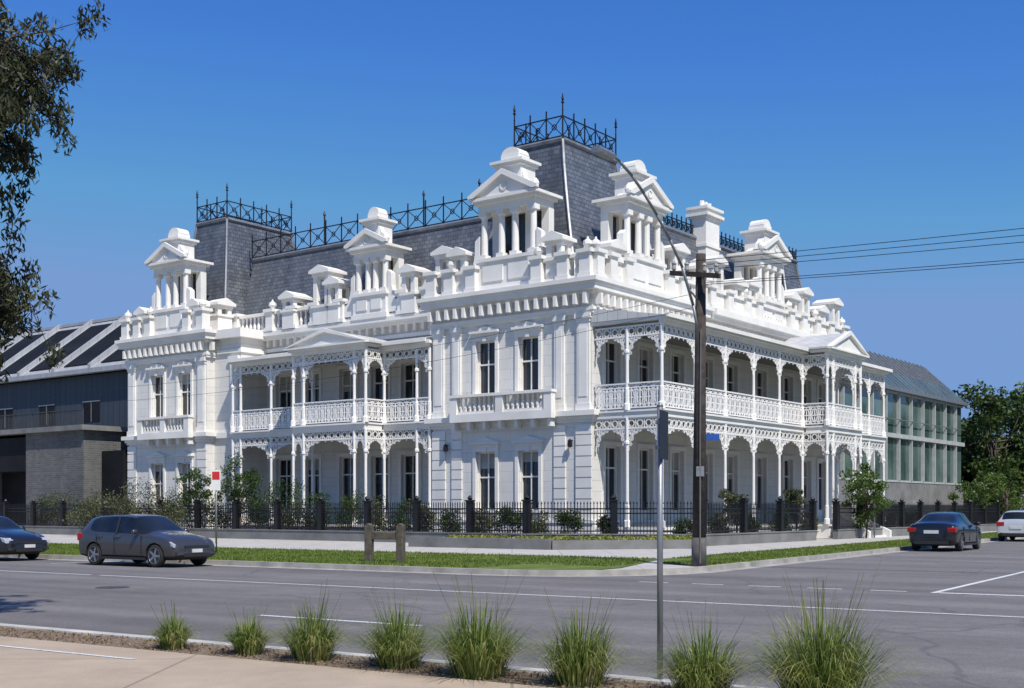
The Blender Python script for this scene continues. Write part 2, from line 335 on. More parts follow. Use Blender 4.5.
def aedicule(F,s,n,w,d,zb,zp,ze,ztop):
    a,b=s-w/2,s+w/2
    T.box(F,a-.1,b+.1,n-d,n+.05,zb,zb+.25); T.box(F,a,b,n-d,n,zb+.25,zp-.15); T.box(F,a-.1,b+.1,n-d-.1,n+.1,zp-.15,zp)
    T.box(F,a+.3,s-.15,n,n+.05,zb+.45,zp-.35); T.box(F,s+.15,b-.3,n,n+.05,zb+.45,zp-.35)
    pw=.2; xs=(a+.22,a+.22+(w-.44)*.36,b-.22-(w-.44)*.36,b-.22)
    for x in xs:
        T.box(F,x-pw,x+pw,n-.42,n-.02,zp,zp+.2)
        T.lathe(F,x,n-.22,[(.16,zp+.2),(.14,ze-.3),(.19,ze-.22)],10)
        T.box(F,x-pw,x+pw,n-.42,n-.02,ze-.22,ze)
    for x in (a+.2,b-.2): T.box(F,x-.2,x+.2,n-d+.02,n-d+.42,zp,ze)
    for x in xs[1:3]: T.box(F,x-.15,x+.15,n-d+.05,n-d+.35,zp,ze)
    G.box(F,a+.42,b-.42,n-d+.14,n-d+.2,zp+.02,ze-.02)
    T.box(F,a+.02,b-.02,n-.40,n-.04,ze,ze+.3)
    T.box(F,a+.02,b-.02,n-d+.02,n-.40,ze,ze+.3)
    T.box(F,a-.12,b+.12,n-d-.12,n+.12,ze+.3,ze+.45); T.box(F,a-.28,b+.28,n-d-.28,n+.28,ze+.45,ze+.58)
    ph=w*.30
    T.prism(F,[(a-.3,ze+.6),(b+.3,ze+.6),(b+.3,ze+.70),(s,ze+.70+ph),(a-.3,ze+.70)],n+.12,n+.18)
    T.prism(F,[(a-.34,ze+.60),(a-.05,ze+.60),(s,ze+.50+ph),(b+.05,ze+.60),(b+.34,ze+.60),(b+.34,ze+.72),(s,ze+.76+ph),(a-.34,ze+.72)],n+.18,n+.34)
    T.prism(F,[(a+.15,ze+.58),(b-.15,ze+.58),(s,ze+.45+ph)],n-d*.7,n+.12)
    T.ring(F,(s,ze+.6+ph*.36),.17,n+.2,.07,10)
    zc=ze+.58; bw=w*.22
    for x in (a-.05,b+.05): T.lathe(F,x,n,[(.13,ze+.70),(.17,ze+.84),(.14,ze+.96),(.03,ze+1.08)],8)
    yb0,yb1=n-d*.85,n-d*.12
    T.box(F,s-bw,s+bw,yb0,yb1,zc,ztop-.55); T.box(F,s-bw-.1,s+bw+.1,yb0-.1,yb1+.1,ztop-.55,ztop-.4)
    T.box(F,s-bw-.2,s+bw+.2,yb0-.2,yb1+.2,ztop-.4,ztop-.28)
    T.box(F,s-bw*.7,s+bw*.7,yb0+.15,yb1-.1,ztop-.28,ztop+.02)
    T.prism(F,[(s+bw*.72*math.cos(t),ztop+.02+.34*math.sin(t)) for t in [math.pi*i/8 for i in range(9)]],yb0+.2,yb1-.15)
    for sg in (-1,1): 
        T.prism(F,[(s+sg*bw,zc+.2),(s+sg*(bw+.5),zc+.2),(s+sg*(bw+.42),zc+.5),(s+sg*(bw+.15),zc+.7),(s+sg*bw,ztop-.7)],yb1-.35,yb1-.05)
    for sg,x in ((-1,a),(1,b)):
        pts=[(x,zb+.25),(x+sg*.75,zb+.25),(x+sg*.78,zb+.75),(x+sg*.45,zb+.95),(x+sg*.28,zp+.3),(x+sg*.26,zp+.9),(x,zp+1.1)]
        T.prism(F,pts,n-.45,n-.12)
def modillions(F,s0,s1,n,z0,z1,st=.5,d=.28):
    k=int((s1-s0)/st)
    for i in range(k+1):
        x=s0+.12+i*(s1-s0-.24)/k; T.box(F,x-.08,x+.08,n,n+d,z0,z1)
def pavilion(u0,u1,v0,v1,zc=11.4):
    slab(u0,u1,v0,v1,.1,.95,.10); slab(u0,u1,v0,v1,.95,1.06,.15)
    slab(u0,u1,v0,v1,5.28,5.40,.08); slab(u0,u1,v0,v1,5.40,5.56,.16); slab(u0,u1,v0,v1,5.56,5.78,.30)
    slab(u0,u1,v0,v1,9.92,10.05,.12); slab(u0,u1,v0,v1,10.05,10.2,.16); slab(u0,u1,v0,v1,10.75,10.9,.16)
    slab(u0,u1,v0,v1,10.9,11.1,.42); slab(u0,u1,v0,v1,11.1,11.22,.48); slab(u0,u1,v0,v1,11.22,zc,.56)
W.box(FL,.36,8.94,-10,-.36,.1,11.3)
W.box(FL,8.94,25.45,-11,-2.76,.1,11.3)
W.box(FL,.36,9,-27,-10.01,.1,11.3)
W.box(FL,25.41,32.5,-11,-.36,.1,11.3)
W.box(FL,23.2,25.40,-2.7,-.9,.1,11.3)
wu=[3.34,5.76]
ops=[(s-.56,s+.56,z0,z1) for s in wu for z0,z1 in ((1.5,4.15),(6.75,9.2))]
wallpanel(FL,0,8.94,.1,11.3,-.36,0,ops)
for s in wu: window(FL,s,1.12,1.5,4.15,0); window(FL,s,1.12,6.75,9.2,0)
pavilion(0,8.94,0,9.5)
wl=[27.3,29.75]
ops=[(s-.56,s+.56,z0,z1) for s in wl for z0,z1 in ((1.5,4.15),(6.75,9.2))]
wallpanel(FL,25.4,32.5,.1,11.3,-.36,0,ops)
for s in wl: window(FL,s,1.12,1.5,4.15,0); window(FL,s,1.12,6.75,9.2,0)
pavilion(25.4,32.5,0,9.5)
for (a,b,c) in ((0,8.94,4.55),(25.4,32.5,28.52)):
    quoins(FL,a,a+.8,0,1.06,5.28); quoins(FL,b-.8,b,0,1.06,5.28)
    pilaster(FL,a+.08,a+.72,0,5.78,9.92); pilaster(FL,b-.72,b-.08,0,5.78,9.92)
    if b<10:
        quoins(FL,1.35,1.95,0,1.06,5.28); quoins(FL,7.15,7.75,0,1.06,5.28)
        pilaster(FL,1.4,1.9,0,5.78,9.92); pilaster(FL,7.2,7.7,0,5.78,9.92)
    hw=2.85 if b<10 else 2.3
    T.box(FL,c-hw,c+hw,.30,.62,5.5,5.86); 
    for x in np.arange(c-hw+.2,c+hw,.9): T.box(FL,x-.09,x+.09,.16,.5,5.15,5.5)
    for x in (c-hw+.2,c,c+hw-.2): T.box(FL,x-.2,x+.2,.3,.62,5.86,6.62)
    T.box(FL,c-hw+.4,c-.2,.36,.56,5.86,5.98); T.box(FL,c+.2,c+hw-.4,.36,.56,5.86,5.98)
    T.box(FL,c-hw-.05,c+hw+.05,.26,.66,6.62,6.74)
    for x in np.arange(c-hw+.55,c+hw-.4,.27):
        if abs(x-c)>.3: T.lathe(FL,x,.46,[(.05,5.98),(.09,6.15),(.045,6.4),(.07,6.62)],6)
    modillions(FL,a,b,.16,10.3,10.75)
    modillions(FR,0,9.4,(-a if a>0 else 0)+.16,10.3,10.75)
midops=[];mw=[10.3,12.5,14.6,16.9,19.6,21.8]
for s in mw: midops+= [(s-.6,s+.6,GF,4.3),(s-.6,s+.6,FF+.02,8.9)]
wallpanel(FL,8.94,23.2,.1,11.3,-2.76,-2.4,midops)
for s in mw: window(FL,s,1.2,GF,4.3,-2.4,False,True); window(FL,s,1.2,FF+.02,8.9,-2.4,False,True)
wallpanel(FL,23.2,25.4,.1,11.3,-.9,-.55,[])
quoins(FL,23.3,24.1,-.55,1.06,5.28); pilaster(FL,23.35,24.0,-.55,5.78,9.92)
slab(23.2,25.0,.55,2.7,5.45,5.76,.14); slab(23.2,25.0,.55,2.7,10.9,11.38,.35); slab(23.2,25.0,.55,2.7,10.1,10.3,.1)
T.box(FL,9.0,23.2,-2.4,-1.95,10.85,11.05); T.box(FL,9.0,23.2,-2.4,-1.8,11.05,11.28); T.box(FL,9.0,23.2,-2.4,-2.25,10.2,10.4)
modillions(FL,9.2,23.0,-2.4,10.5,10.85,.55,.25)
rv=[1.6,4.4,7.3,10.2,12.9,16.3,19.7,22.2,24.4]
rops=[]
for s in rv: rops+=[(s-.6,s+.6,GF,4.3),(s-.6,s+.6,FF+.02,8.9)]
wallpanel(FR,.36,27,.1,11.3,-.36,0,rops)
for s in rv: window(FR,s,1.2,GF,4.3,0,False,True); window(FR,s,1.2,FF+.02,8.9,0,False,True)
T.box(FR,10.15,27.1,0,.16,9.92,10.2); T.box(FR,10.15,27.3,0,.42,10.9,11.1); T.box(FR,10.15,27.4,0,.62,11.1,11.4)
modillions(FR,10.2,27,0,10.3,10.75)
def parapet(F,s0,s1,n,z0,h,peds,skip=[]):
    P=[s0]+peds+[s1]
    for a,b in zip(P,P[1:]):
        if any(x0-.1<=(a+b)/2<=x1+.1 for x0,x1 in skip): continue
        if b-a>.5: balustrade(F,a+.3,b-.3,n,z0,h)
    for i,p in enumerate(P): pedestal(F,p,n,z0,z0+h+.12,.55,i%2==0)
parapet(FL,.15,8.8,.1,11.4,1.1,[1.3,2.7,6.4,7.7],[(2.7,6.4)])
parapet(FL,25.6,32.4,.1,11.4,1.1,[26.8,30.25,31.3],[(26.8,30.25)])
parapet(FR,.15,9.4,.1,11.4,1.1,[1.2,2.5,6.2,7.4],[(2.5,6.2)])
parapet(FL,9.2,25.3,-2.1,11.3,1.1,[11.0,12.6,17.0,18.9,20.6,22.4],[])
parapet(FR,10.3,27.2,.1,11.4,1.05,[12.2,14.2,15.6,19.6,21.3,23.2,25.2],[])
aedicule(FL,4.55,.1,3.2,1.5,11.4,12.9,15.05,17.5)
aedicule(FL,28.6,.1,2.9,1.5,11.4,12.9,15.0,17.2)
aedicule(FR,4.35,.1,3.1,1.5,11.4,12.9,14.9,17.1)
aedicule(FL,14.8,-1.8,2.3,1.4,11.28,12.6,14.4,16.7)
aedicule(FR,17.6,.1,2.9,1.6,11.4,12.8,14.7,16.9)
for s,z in ((9.75,14.2),(12.1,13.6),(17.4,13.6),(18.3,14.3),(20.8,13.2)): minidormer(FL,s,-1.75,11.3,z,1.15 if z>14 else .9)
for s,z in ((1.9,13.5),(7.3,13.5)): minidormer(FL,s,.15,11.4,z,.85,.8)
for s,z in ((1.7,13.2),(7.4,14.0),(9.2,13.4),(11.3,14.1),(13.6,13.3),(15.2,13.5),(20.2,13.5),(21.9,14.0),(24.2,13.3),(26.3,14.0)): minidormer(FR,s,.15,11.4,z,1.05,1.1)
for s in (26.3,31.1): minidormer(FL,s,.15,11.4,13.1,.7,.8)
minidormer(FR,1.2,-25.3,11.4,13.2,1.0,.9); 
def chimney(u,v,z0,z1,w=1.5,d=.9):
    T.box(FL,u-d/2,u+d/2,-v-w/2,-v+w/2,z0,z1-.7)
    for i,(p,h0,h1) in enumerate(((.1,.7,.58),(.2,.58,.42),(.08,.42,.22),(.18,.22,.08))):
        T.box(FL,u-d/2-p,u+d/2+p,-v-w/2-p,-v+w/2+p,z1-h0,z1-h1)
    for k in (-.4,0,.4): T.lathe(FL,u,-v+k,[(.13,z1-.08),(.15,z1+.3)],8)
    T.box(FL,u-d/2-.06,u+d/2+.06,-v-w/2-.06,-v+w/2+.06,z1-2.2,z1-2.05)
chimney(2.4,14.6,12,17.6); chimney(3.0,22.5,12,17.0)
def mansard(r0,z0,r1,z1,mb=R_,conc=.25,k=6,edges=True):
    rings=[]
    for i in range(k+1):
        t=i/k; e=1-(1-t)**(1+conc*2.2)
        rings.append([r0[j]+(r1[j]-r0[j])*e for j in range(4)]+[z0+(z1-z0)*t])
    vs=[]
    for u0,u1,v0,v1,z in rings: vs+= [(-u0,v0,z),(-u1,v0,z),(-u1,v1,z),(-u0,v1,z)]
    fs=[(4*i+j,4*i+(j+1)%4,4*i+4+(j+1)%4,4*i+4+j) for i in range(k) for j in range(4)]+[tuple(4*k+j for j in range(4))]
    mb.add(vs,fs)
    if edges:
        for j in range(4): L_.tube([vs[4*i+j] for i in range(k+1)],.08,6)
        tops=[vs[4*k+j] for j in range(4)]+[vs[4*k]]; L_.tube(tops,.13,6)
mansard((1.9,8.3,1.65,9.2),11.4,(3.6,6.4,3.0,7.6),18.7,conc=.12)
mansard((25.9,31.6,1.65,9.4),11.4,(27.3,30.0,3.0,8.0),18.4,conc=.12)
mansard((7.5,26.3,2.9,10.6),11.35,(7.5,26.3,4.1,9),16.0,edges=False,conc=.1)
L_.tube([(-7.5,4.1,16.02),(-26.3,4.1,16.02)],.12)
mansard((.95,8.4,8.5,27.0),11.35,(2.6,7,8.5,25.8),15.9,conc=.1)
mansard((.9,6.5,22.8,27.2),11.35,(2.4,5.2,24.2,26.2),16.6,conc=.2)
def cresting(p,q,z,h,step,spires=True):
    P=Vector(p);Q=Vector(q); d=Q-P; l=d.length; k=max(1,round(l/step)); 
    F=lambda a,n,zz:(P.x+d.x/l*a-d.y/l*n,P.y+d.y/l*a+d.x/l*n,zz)
    BK.bar(F,(0,z+.12),(l,z+.12),0,.05,.05); BK.bar(F,(0,z+h*.8),(l,z+h*.8),0,.05,.05)
    for i in range(k+1):
        x=i*l/k; BK.bar(F,(x,z),(x,z+h),0,.05,.05)
        if spires: BK.lathe(F,x,0,[(.02,z+h),(.05,z+h+.05),(.01,z+h+.14)],5)
        if i<k:
            x2=x+l/k; BK.bar(F,(x,z+.12),(x2,z+h*.8),0,.035,.03); BK.bar(F,(x2,z+.12),(x,z+h*.8),.01,.035,.03)
            BK.ring(F,((x+x2)/2,z+.12+(h*.8-.12)/2),.13,.02,.035,8)
def crown(u0,u1,v0,v1,z,h,step):
    c=[(-u0,v0),(-u1,v0),(-u1,v1),(-u0,v1)]
    for i in range(4):
        a,b=c[i],c[(i+1)%4]; cresting((*a,0),(*b,0),z,h,step)
        BK.lathe(FW,a[0],a[1],[(.045,z),(.035,z+h+.3),(.09,z+h+.36),(.04,z+h+.42),(.07,z+h+.52),(.01,z+h+.8)],6)
crown(3.6,6.4,3.0,7.6,18.75,1.3,.95); crown(27.3,30,3,8,18.45,1.25,.95)
cresting((-8.2,4.2,0),(-26.5,4.2,0),16.1,1.35,1.25); 
for s in (9.5,13.2,20.5): BK.lathe(FL,s,-4.2,[(.045,16.1),(.045,17.8),(.09,17.86),(.01,18.1)],6)
cresting((-2.7,8.6,0),(-2.7,25.5,0),15.95,.75,.5); cresting((-2.4,24.2,0),(-2.4,26.2,0),16.65,.6,.5)
def column(F,s,n,z0,z1):
    I.lathe(F,s,n,[(.15,z0),(.15,z0+.25),(.1,z0+.3),(.1,z0+.9),(.075,z0+.95),(.065,z1-1.15),(.11,z1-1.1),(.11,z1-1.0),(.07,z1-.95),(.08,z1)],8)
def bracket(F,s,d,n,z,w,h):
    pts=[(s+d*(w-w*math.cos(a)),z-h+h*math.sin(a)) for a in [math.pi/2*i/7 for i in range(8)]]
    for a,b in zip(pts,pts[1:]): I.bar(F,a,b,n,.055)
    for k,(fx,fz,r) in enumerate(((.16,.17,.12),(.42,.13,.10),(.13,.45,.10),(.66,.08,.06),(.09,.70,.06))):
        I.ring(F,(s+d*w*fx+d*.03,z-h*fz),r*min(w,h)*1.15,n,.045,8)
    for i in (1,2,3,4,5): I.bar(F,pts[i],(s+d*.02 if i<3 else pts[i][0],pts[i][1]+(.0 if i<3 else z-pts[i][1])),n+.005,.03)
    I.bar(F,(s,z),pts[3],n-.005,.05)
def band(F,s0,s1,n,z0,z1,cell=.42):
    I.bar(F,(s0,z1),(s1,z1),n,.07,.05); I.bar(F,(s0,z0),(s1,z0),n,.06,.05)
    k=max(1,round((s1-s0)/cell)); c=(s1-s0)/k; h=z1-z0
    for i in range(k):
        x=s0+i*c; I.bar(F,(x,z0),(x,z1),n,.035); I.ring(F,(x+c/2,(z0+z1)/2),c*.34,n,.05,8,h*.34)
        I.bar(F,(x,z0),(x+c/2,z0+h*.16),n,.04); I.bar(F,(x+c,z0),(x+c/2,z0+h*.16),n,.04)
        I.bar(F,(x+c/2,z0),(x+c/2,z0-.1),n,.05); 
def rail(F,s0,s1,n,z0,h=1.12):
    I.box(F,s0,s1,n-.05,n+.05,z0+h-.06,z0+h); I.bar(F,(s0,z0+.08),(s1,z0+.08),n,.06,.05); I.bar(F,(s0,z0+h*.82),(s1,z0+h*.82),n,.05,.04)
    k=max(1,round((s1-s0)/.46)); c=(s1-s0)/k; m=z0+h*.45
    for i in range(k):
        x=s0+i*c; I.bar(F,(x,z0+.08),(x,z0+h),n,.06)
        I.ring(F,(x+c/2,m),c*.36,n,.06,8,h*.3); I.bar(F,(x+c/2,z0+.08),(x+c/2,z0+h*.82),n+.01,.05)
        I.bar(F,(x,m),(x+c,m),n-.01,.05); I.bar(F,(x,z0+.08),(x+c*.3,m-h*.2),n,.05); I.bar(F,(x+c,z0+.08),(x+c*.7,m-h*.2),n,.05)
        I.bar(F,(x,z0+h*.82),(x+c*.3,m+h*.2),n,.05); I.bar(F,(x+c,z0+h*.82),(x+c*.7,m+h*.2),n,.05)
        I.bar(F,(x,z0+h*.82),(x+c/2,z0+h-.06),n,.04); I.bar(F,(x+c,z0+h*.82),(x+c/2,z0+h-.06),n,.04)
def bay(F,a,b,n,rails=True):
    for z0,z1,up in ((GF,5.35,False),(FF,9.2,True)):
        band(F,a,b,n,z1-.42,z1)
        w=min(.85,(b-a)*.46) if up else min(1.3,(b-a)*.49); h=1.0 if up else .95
        bracket(F,a+.06,1,n,z1-.42,w,h); bracket(F,b-.06,-1,n,z1-.42,w,h)
        if up and rails: rail(F,a,b,n,FF+.02)
def floors(F,s0,s1,n0,n1):
    FLO.box(F,s0+.1,s1-.1,n0+.03,n1-.08,GF+.002,GF+.012); FLO.box(F,s0+.1,s1-.1,n0+.03,n1-.08,FF+.002,FF+.012)  # thin dark sheets added over the decks to reduce light bounce
    SO.box(F,s0+.15,s1-.15,n0+.03,n1-.15,5.33,5.377); SO.box(F,s0+.15,s1-.15,n0+.03,n1-.15,EV-.06,EV-.003)  # dark ceiling sheets added to deepen the shade under the verandahs
def deck(F,s0,s1,n0,n1):
    T.box(F,s0,s1,n0,n1+.1,.1,GF-.1); T.box(F,s0-.03,s1+.03,n0,n1+.18,GF-.1,GF)
    T.box(F,s0,s1,n0,n1+.08,5.38,5.62); T.box(F,s0-.05,s1+.05,n0,n1+.18,5.62,FF)
    T.box(F,s0,s1,n1-.12,n1+.1,9.2,EV); T.box(F,s0-.1,s1+.1,n0,n1+.28,EV,EV+.14)
    floors(F,s0,s1,n0,n1)
def vroof(F,s0,s1,n0,n1,zt=10.15):
    e=n1+.34; a0=s0-.16; a1=s1+.16; z=EV+.145
    vs=[F(a0,e,z),F(a1,e,z),F(a1,n0,zt),F(a0,n0,zt),F(a0,n0,z),F(a1,n0,z)]
    VR.add(vs,[(0,1,2,3),(0,3,4),(1,5,2),(0,4,5,1)])
    T.box(F,s0-.18,s1+.18,e,e+.1,EV+.06,EV+.22)
def porch(F,a,b,n,n0,hh):
    T.box(F,a,b,n0+.185,n+.1,.1,GF-.1); T.box(F,a-.05,b+.05,n0+.185,n+.18,GF-.1,GF)
    T.box(F,a,b,n0+.185,n+.08,5.38,5.62); T.box(F,a-.05,b+.05,n0+.185,n+.18,5.62,FF)
    floors(F,a,b,n0+.2,n)
    T.box(F,a-.02,b+.02,n-.12,n+.1,9.2,EV); T.box(F,a-.12,b+.12,n0+.45,n+.25,EV,EV+.14)
    c=(a+b)/2
    T.prism(F,[(a-.3,EV+.14),(b+.3,EV+.14),(b+.3,EV+.26),(c,EV+.26+hh),(a-.3,EV+.26)],n+.1,n+.24)
    T.prism(F,[(a-.3,EV+.22),(a-.1,EV+.22),(c,EV+.10+hh),(b+.1,EV+.22),(b+.3,EV+.22),(c,EV+.30+hh)],n+.24,n+.38)
    T.box(F,a-.3,b+.3,n+.24,n+.38,EV+.12,EV+.2)
    VR.prism(F,[(a-.28,EV+.15),(b+.28,EV+.15),(b+.28,EV+.24),(c,EV+.22+hh),(a-.28,EV+.24)],n0-1.6,n+.1)
    cols=[a,a+.75,b-.75,b]
    for s in cols:
        column(F,s,n,GF,5.38); column(F,s,n,FF,9.2)
    for x0,x1 in ((a,a+.75),(a+.75,b-.75),(b-.75,b)): bay(F,x0,x1,n)
NF=3.33
c1=[.15,2.95,5.75,8.6,11.4,14.1]; c2=[18.5,20.8,23.1,25.4]
deck(FR,.1,25.5,0.0,NF); vroof(FR,.1,25.5,0,NF,10.1)
for s in c1+c2:
    column(FR,s,NF,GF,5.38); column(FR,s,NF,FF,9.2)
for C in (c1,c2):
    for a,b in zip(C,C[1:]): bay(FR,a,b,NF)
bay(FL,-NF,-NF/2,-.15); bay(FL,-NF/2,-.05,-.15); column(FL,-NF/2,-.15,GF,5.38); column(FL,-NF/2,-.15,FF,9.2)
bay(FL,-NF,-NF/2,-25.4); bay(FL,-NF/2,-.05,-25.4)
porch(FR,14.1,18.5,NF+1.3,NF,.95)
for s in (14.1,18.5):
    FS=lambda a,n,z,s=s:(a,s+n,z)
    bay(FS,NF,NF+1.3,0)
for i in range(5):
    T.box(FR,15.0,17.6,NF+1.48+.3*i,NF+1.78+.3*i,.1,GF-.14*i-.02)
for s in (14.75,17.6): T.prismn(FR,[(NF+1.48,.1),(NF+3.2,.1),(NF+3.2,.45),(NF+1.48,1.25)],s,s+.25)
d1=[9.1,12.0]; d2=[17.0,20.1,23.15]
deck(FL,9.0,23.15,-2.4,.05); vroof(FL,9.2,23.0,-2.4,.05,10.15)
for s in d1+d2: column(FL,s,.05,GF,5.38); column(FL,s,.05,FF,9.2)
for C in (d1,d2):
    for a,b in zip(C,C[1:]): bay(FL,a,b,.05)
for s in (17.75,22.5,9.9): column(FL,s,.05,GF,5.38); column(FL,s,.05,FF,9.2)
porch(FL,12.0,17.0,1.35,.05,.72)
for s in (12.0,17.0):
    FS=lambda a,n,z,s=s:(-s-n,-a,z)
    bay(FS,.05,1.35,0)
for F,s,n in ((FL,1.0,.0),(FL,8.0,.0)):
    BK.lathe(F,s,n+.2,[(.03,4.2),(.12,4.25),(.10,4.5),(.03,4.57)],8); BK.box(F,s-.02,s+.02,n,n+.2,4.5,4.54)
for mb,nm,mt in ((W,'walls',STUCCO),(T,'mouldings',TRIM),(I,'iron_lacework',IRONW),(R_,'slate_roofs',SLATE),(L_,'roof_flashing',LEAD),(FR_,'window_frames',TRIM),(G,'window_panes',GLASS),(BL,'blinds',BLIND),(VR,'verandah_roofs',VROOF),(BK,'roof_cresting',IRONB),(FLO,'verandah_floor_shade_sheets',FLOOR),(SO,'verandah_soffit_shade_sheets',SOFF)):
    mb.make(nm,mt,hotel)
# ---------------------------------------------------------------- glass wing (right)
gw=empty('modern_glass_wing',(OX,OY,0),ANG)
a=MB(); a.box(FR,27.3,58,-14,-2.3,.1,9.2); a.make('core',DARK,gw)
a=MB(); a.box(FR,27.3,58,-2.28,-2.2,3.6,9.9)
for s in np.arange(27.6,57.5,1.9): a.prismn(FR,[(-1.86,10.12),(-1.86,10.2),(-3.3,11.56),(-3.3,11.5)],s+.15,s+1.8)
a.make('glass_facade',GLASSG,gw)
a=MB(); a.box(FR,27.3,58,-2.26,-2.0,.1,3.4); a.make('base_wall',CONC,gw)
a=MB(); a.prismn(FR,[(-1.8,9.9),(-1.8,10.1),(-5.2,13.3),(-9,13.3),(-14,9.4)],27.2,58.2); a.make('roof',GROOF,gw)
a=MB()
for s in np.arange(27.5,58.2,2.6): a.box(FR,s-.07,s+.07,-2.2,-1.96,3.6,9.9)
for z in (3.45,9.75): a.box(FR,27.3,58,-2.2,-2.03,z,z+.14)
for z in (6.6,): a.box(FR,27.3,58,-2.2,-1.9,z,z+.3)
a.make('pale_frame',simple('pale_grey_frame',(.42,.44,.43),.5,0,.1,2,0),gw)
a=MB()
for s in np.arange(27.6,58,.95): a.prismn(FR,[(-1.8,10.1),(-1.8,10.22),(-5.2,13.42),(-5.2,13.3)],s,s+.06)
for z in (7.9,): a.box(FR,27.3,58,-1.93,-1.88,z,z+.05)
a.box(FR,27.1,58.3,-1.8,-1.68,9.9,10.16)
a.make('roof_seams_and_rails',GALV,gw)
a=MB(); a.box(FR,27.3,45,-2.0,-.9,.1,2.2); a.make('planter_terrace',CONC,gw)
wb=empty('white_office_building',BW(2,68),ANG)
a=MB(); a.box(FW,-3,2,0,6,.1,5.2); a.box(FW,-3.2,2.2,-.2,6.2,5.2,5.5); a.make('walls',TRIM,wb)
a=MB(); a.box(FW,-2.6,1.6,-.05,0,2.8,4.4); a.box(FW,2.0,2.05,.6,5,2.8,4.4); a.make('window',GLASS,wb)
# ---------------------------------------------------------------- modern building (left)
ml=empty('modern_hotel_extension',(OX,OY,0),ANG)
a=MB(); a.box(FL,33.2,85,-30,-4,.1,10.4); a.make('cladding_walls',CLAD,ml)
a=MB(); a.prismn(FL,[(-3.5,10.4),(-3.5,10.7),(-9.5,15.2),(-9.5,14.8)],33.0,85); a.prismn(FL,[(-9.5,10.4),(-9.5,15.2),(-30,10.6),(-30,10.4)],33,85); a.make('roof',MROOF,ml)
k=(15.2-10.7)/6.0
zz=lambda n:10.7+(-3.5-n)*k
a=MB(); b=MB()
for s in np.arange(33.8,84,4.2):
    a.prismn(FL,[(-4.0,zz(-4.0)+.02),(-4.0,zz(-4.0)+.10),(-8.9,zz(-8.9)+.10),(-8.9,zz(-8.9)+.02)],s,s+3.1)
    b.prismn(FL,[(-3.6,zz(-3.6)),(-3.6,zz(-3.6)+.3),(-9.5,zz(-9.5)+.3),(-9.5,zz(-9.5))],s-.5,s-.2)
b.box(FL,33,85,-3.5,-3.35,10.45,10.75); b.box(FL,33,85,-9.7,-9.4,15.2,15.4)
a.make('roof_panels',DARKM,ml); b.make('roof_frames',MROOF,ml)
a=MB(); b=MB()
for s in np.arange(36,84,5.2): a.box(FL,s,s+1.8,-4,-3.96,7.3,8.6); b.box(FL,s-.06,s+1.86,-4,-3.93,8.6,8.68); b.box(FL,s+.88,s+.92,-3.96,-3.92,7.3,8.6)
a.make('windows',DARKM,ml); b.make('window_trim',GALV,ml)
a=MB()
a.box(FL,34.9,41.0,-3.95,1.4,.1,6.2); a.box(FL,47,85,-3.95,1.4,.1,6.2); a.box(FL,41,47,-3.95,-.5,.1,6.2); a.make('brick_podium',GBRICK,ml)
a=MB(); a.box(FL,41,47,-.48,1.3,3.9,6.0); a.box(FL,41.2,46.8,-.48,-.4,.1,3.9); a.box(FL,32.7,34.85,-3.9,.2,.1,5.0); a.make('dark_entry',DARKM,ml)
a=MB(); a.box(FL,34.5,85,-3.9,1.75,6.2,6.5); a.make('podium_parapet',CONC,ml)
a=MB()
for s in np.arange(34.8,85,.16): a.box(FL,s-.015,s+.015,1.49,1.52,6.5,7.4)
for s in np.arange(34.8,85,1.8): a.box(FL,s-.03,s+.03,1.47,1.54,6.5,7.45)
a.box(FL,34.8,85,1.47,1.54,7.4,7.45); a.make('terrace_balustrade',simple('dark_grey_metal2',(.06,.065,.07),.5,.2,.1,2,0),ml)
# ---------------------------------------------------------------- fence
def fence(name,pts,h=1.65,base=.42,z=.12,post=3.0):
    e=empty(name,(pts[0][0],pts[0][1],0)); ox,oy=pts[0]
    b,k=MB(),MB()
    for (x0,y0),(x1,y1) in zip(pts,pts[1:]):
        d=Vector((x1-x0,y1-y0,0)); l=d.length; d/=l
        F=lambda a,n,zz:(x0-ox+d.x*a-d.y*n,y0-oy+d.y*a+d.x*n,zz)
        b.box(F,-.1,l+.1,-.13,.13,z-.02,z+base)
        b.box(F,-.12,l+.12,-.16,.16,z+base,z+base+.05)
        for zz in (z+base+.15,z+h-.2,z+h-.38): k.bar(F,(0,zz),(l,zz),0,.05,.04)
        np_=max(1,round(l/post))
        for i in range(np_+1):
            s=i*l/np_; k.box(F,s-.12,s+.12,-.12,.12,z+base,z+h+.1); k.box(F,s-.16,s+.16,-.16,.16,z+h+.1,z+h+.16); k.lathe(F,s,0,[(.06,z+h+.16),(.12,z+h+.24),(.02,z+h+.36)],6)
        n_=int(l/.13)
        for i in range(n_):
            s=(i+.5)*l/n_; k.bar(F,(s,z+base+.05),(s,z+h),0,.028,.028)
            k.add([F(s-.035,0,z+h-.01),F(s+.035,0,z+h-.01),F(s,0,z+h+.11)],[(0,1,2)])
    b.make('base_wall',CONC,e); k.make('pickets',IRONB,e); return e
P1=BW(38,-4.5)[:2]; P2=BW(.13,-4.5)[:2]; P3=(7.4,47.3); P4=(7.4+.603*10.5,47.3+.797*10.5); P4b=(7.4+.603*13.2,47.3+.797*13.2);P5=(7.4+.603*40,47.3+.797*40)
fence('iron_picket_fence',[P1,P2,P3,P4]); fence('iron_picket_fence',[P4b,P5])
def poly(name,pts,z,mat,thick=.0):
    m=MB(); k=len(pts); 
    m.add([(x,y,z) for x,y in pts]+[(x,y,z-.3) for x,y in pts],[tuple(range(k)),tuple(range(k,2*k))]+[(i,(i+1)%k,(i+1)%k+k,i+k) for i in range(k)])
    return m.make(name,mat)
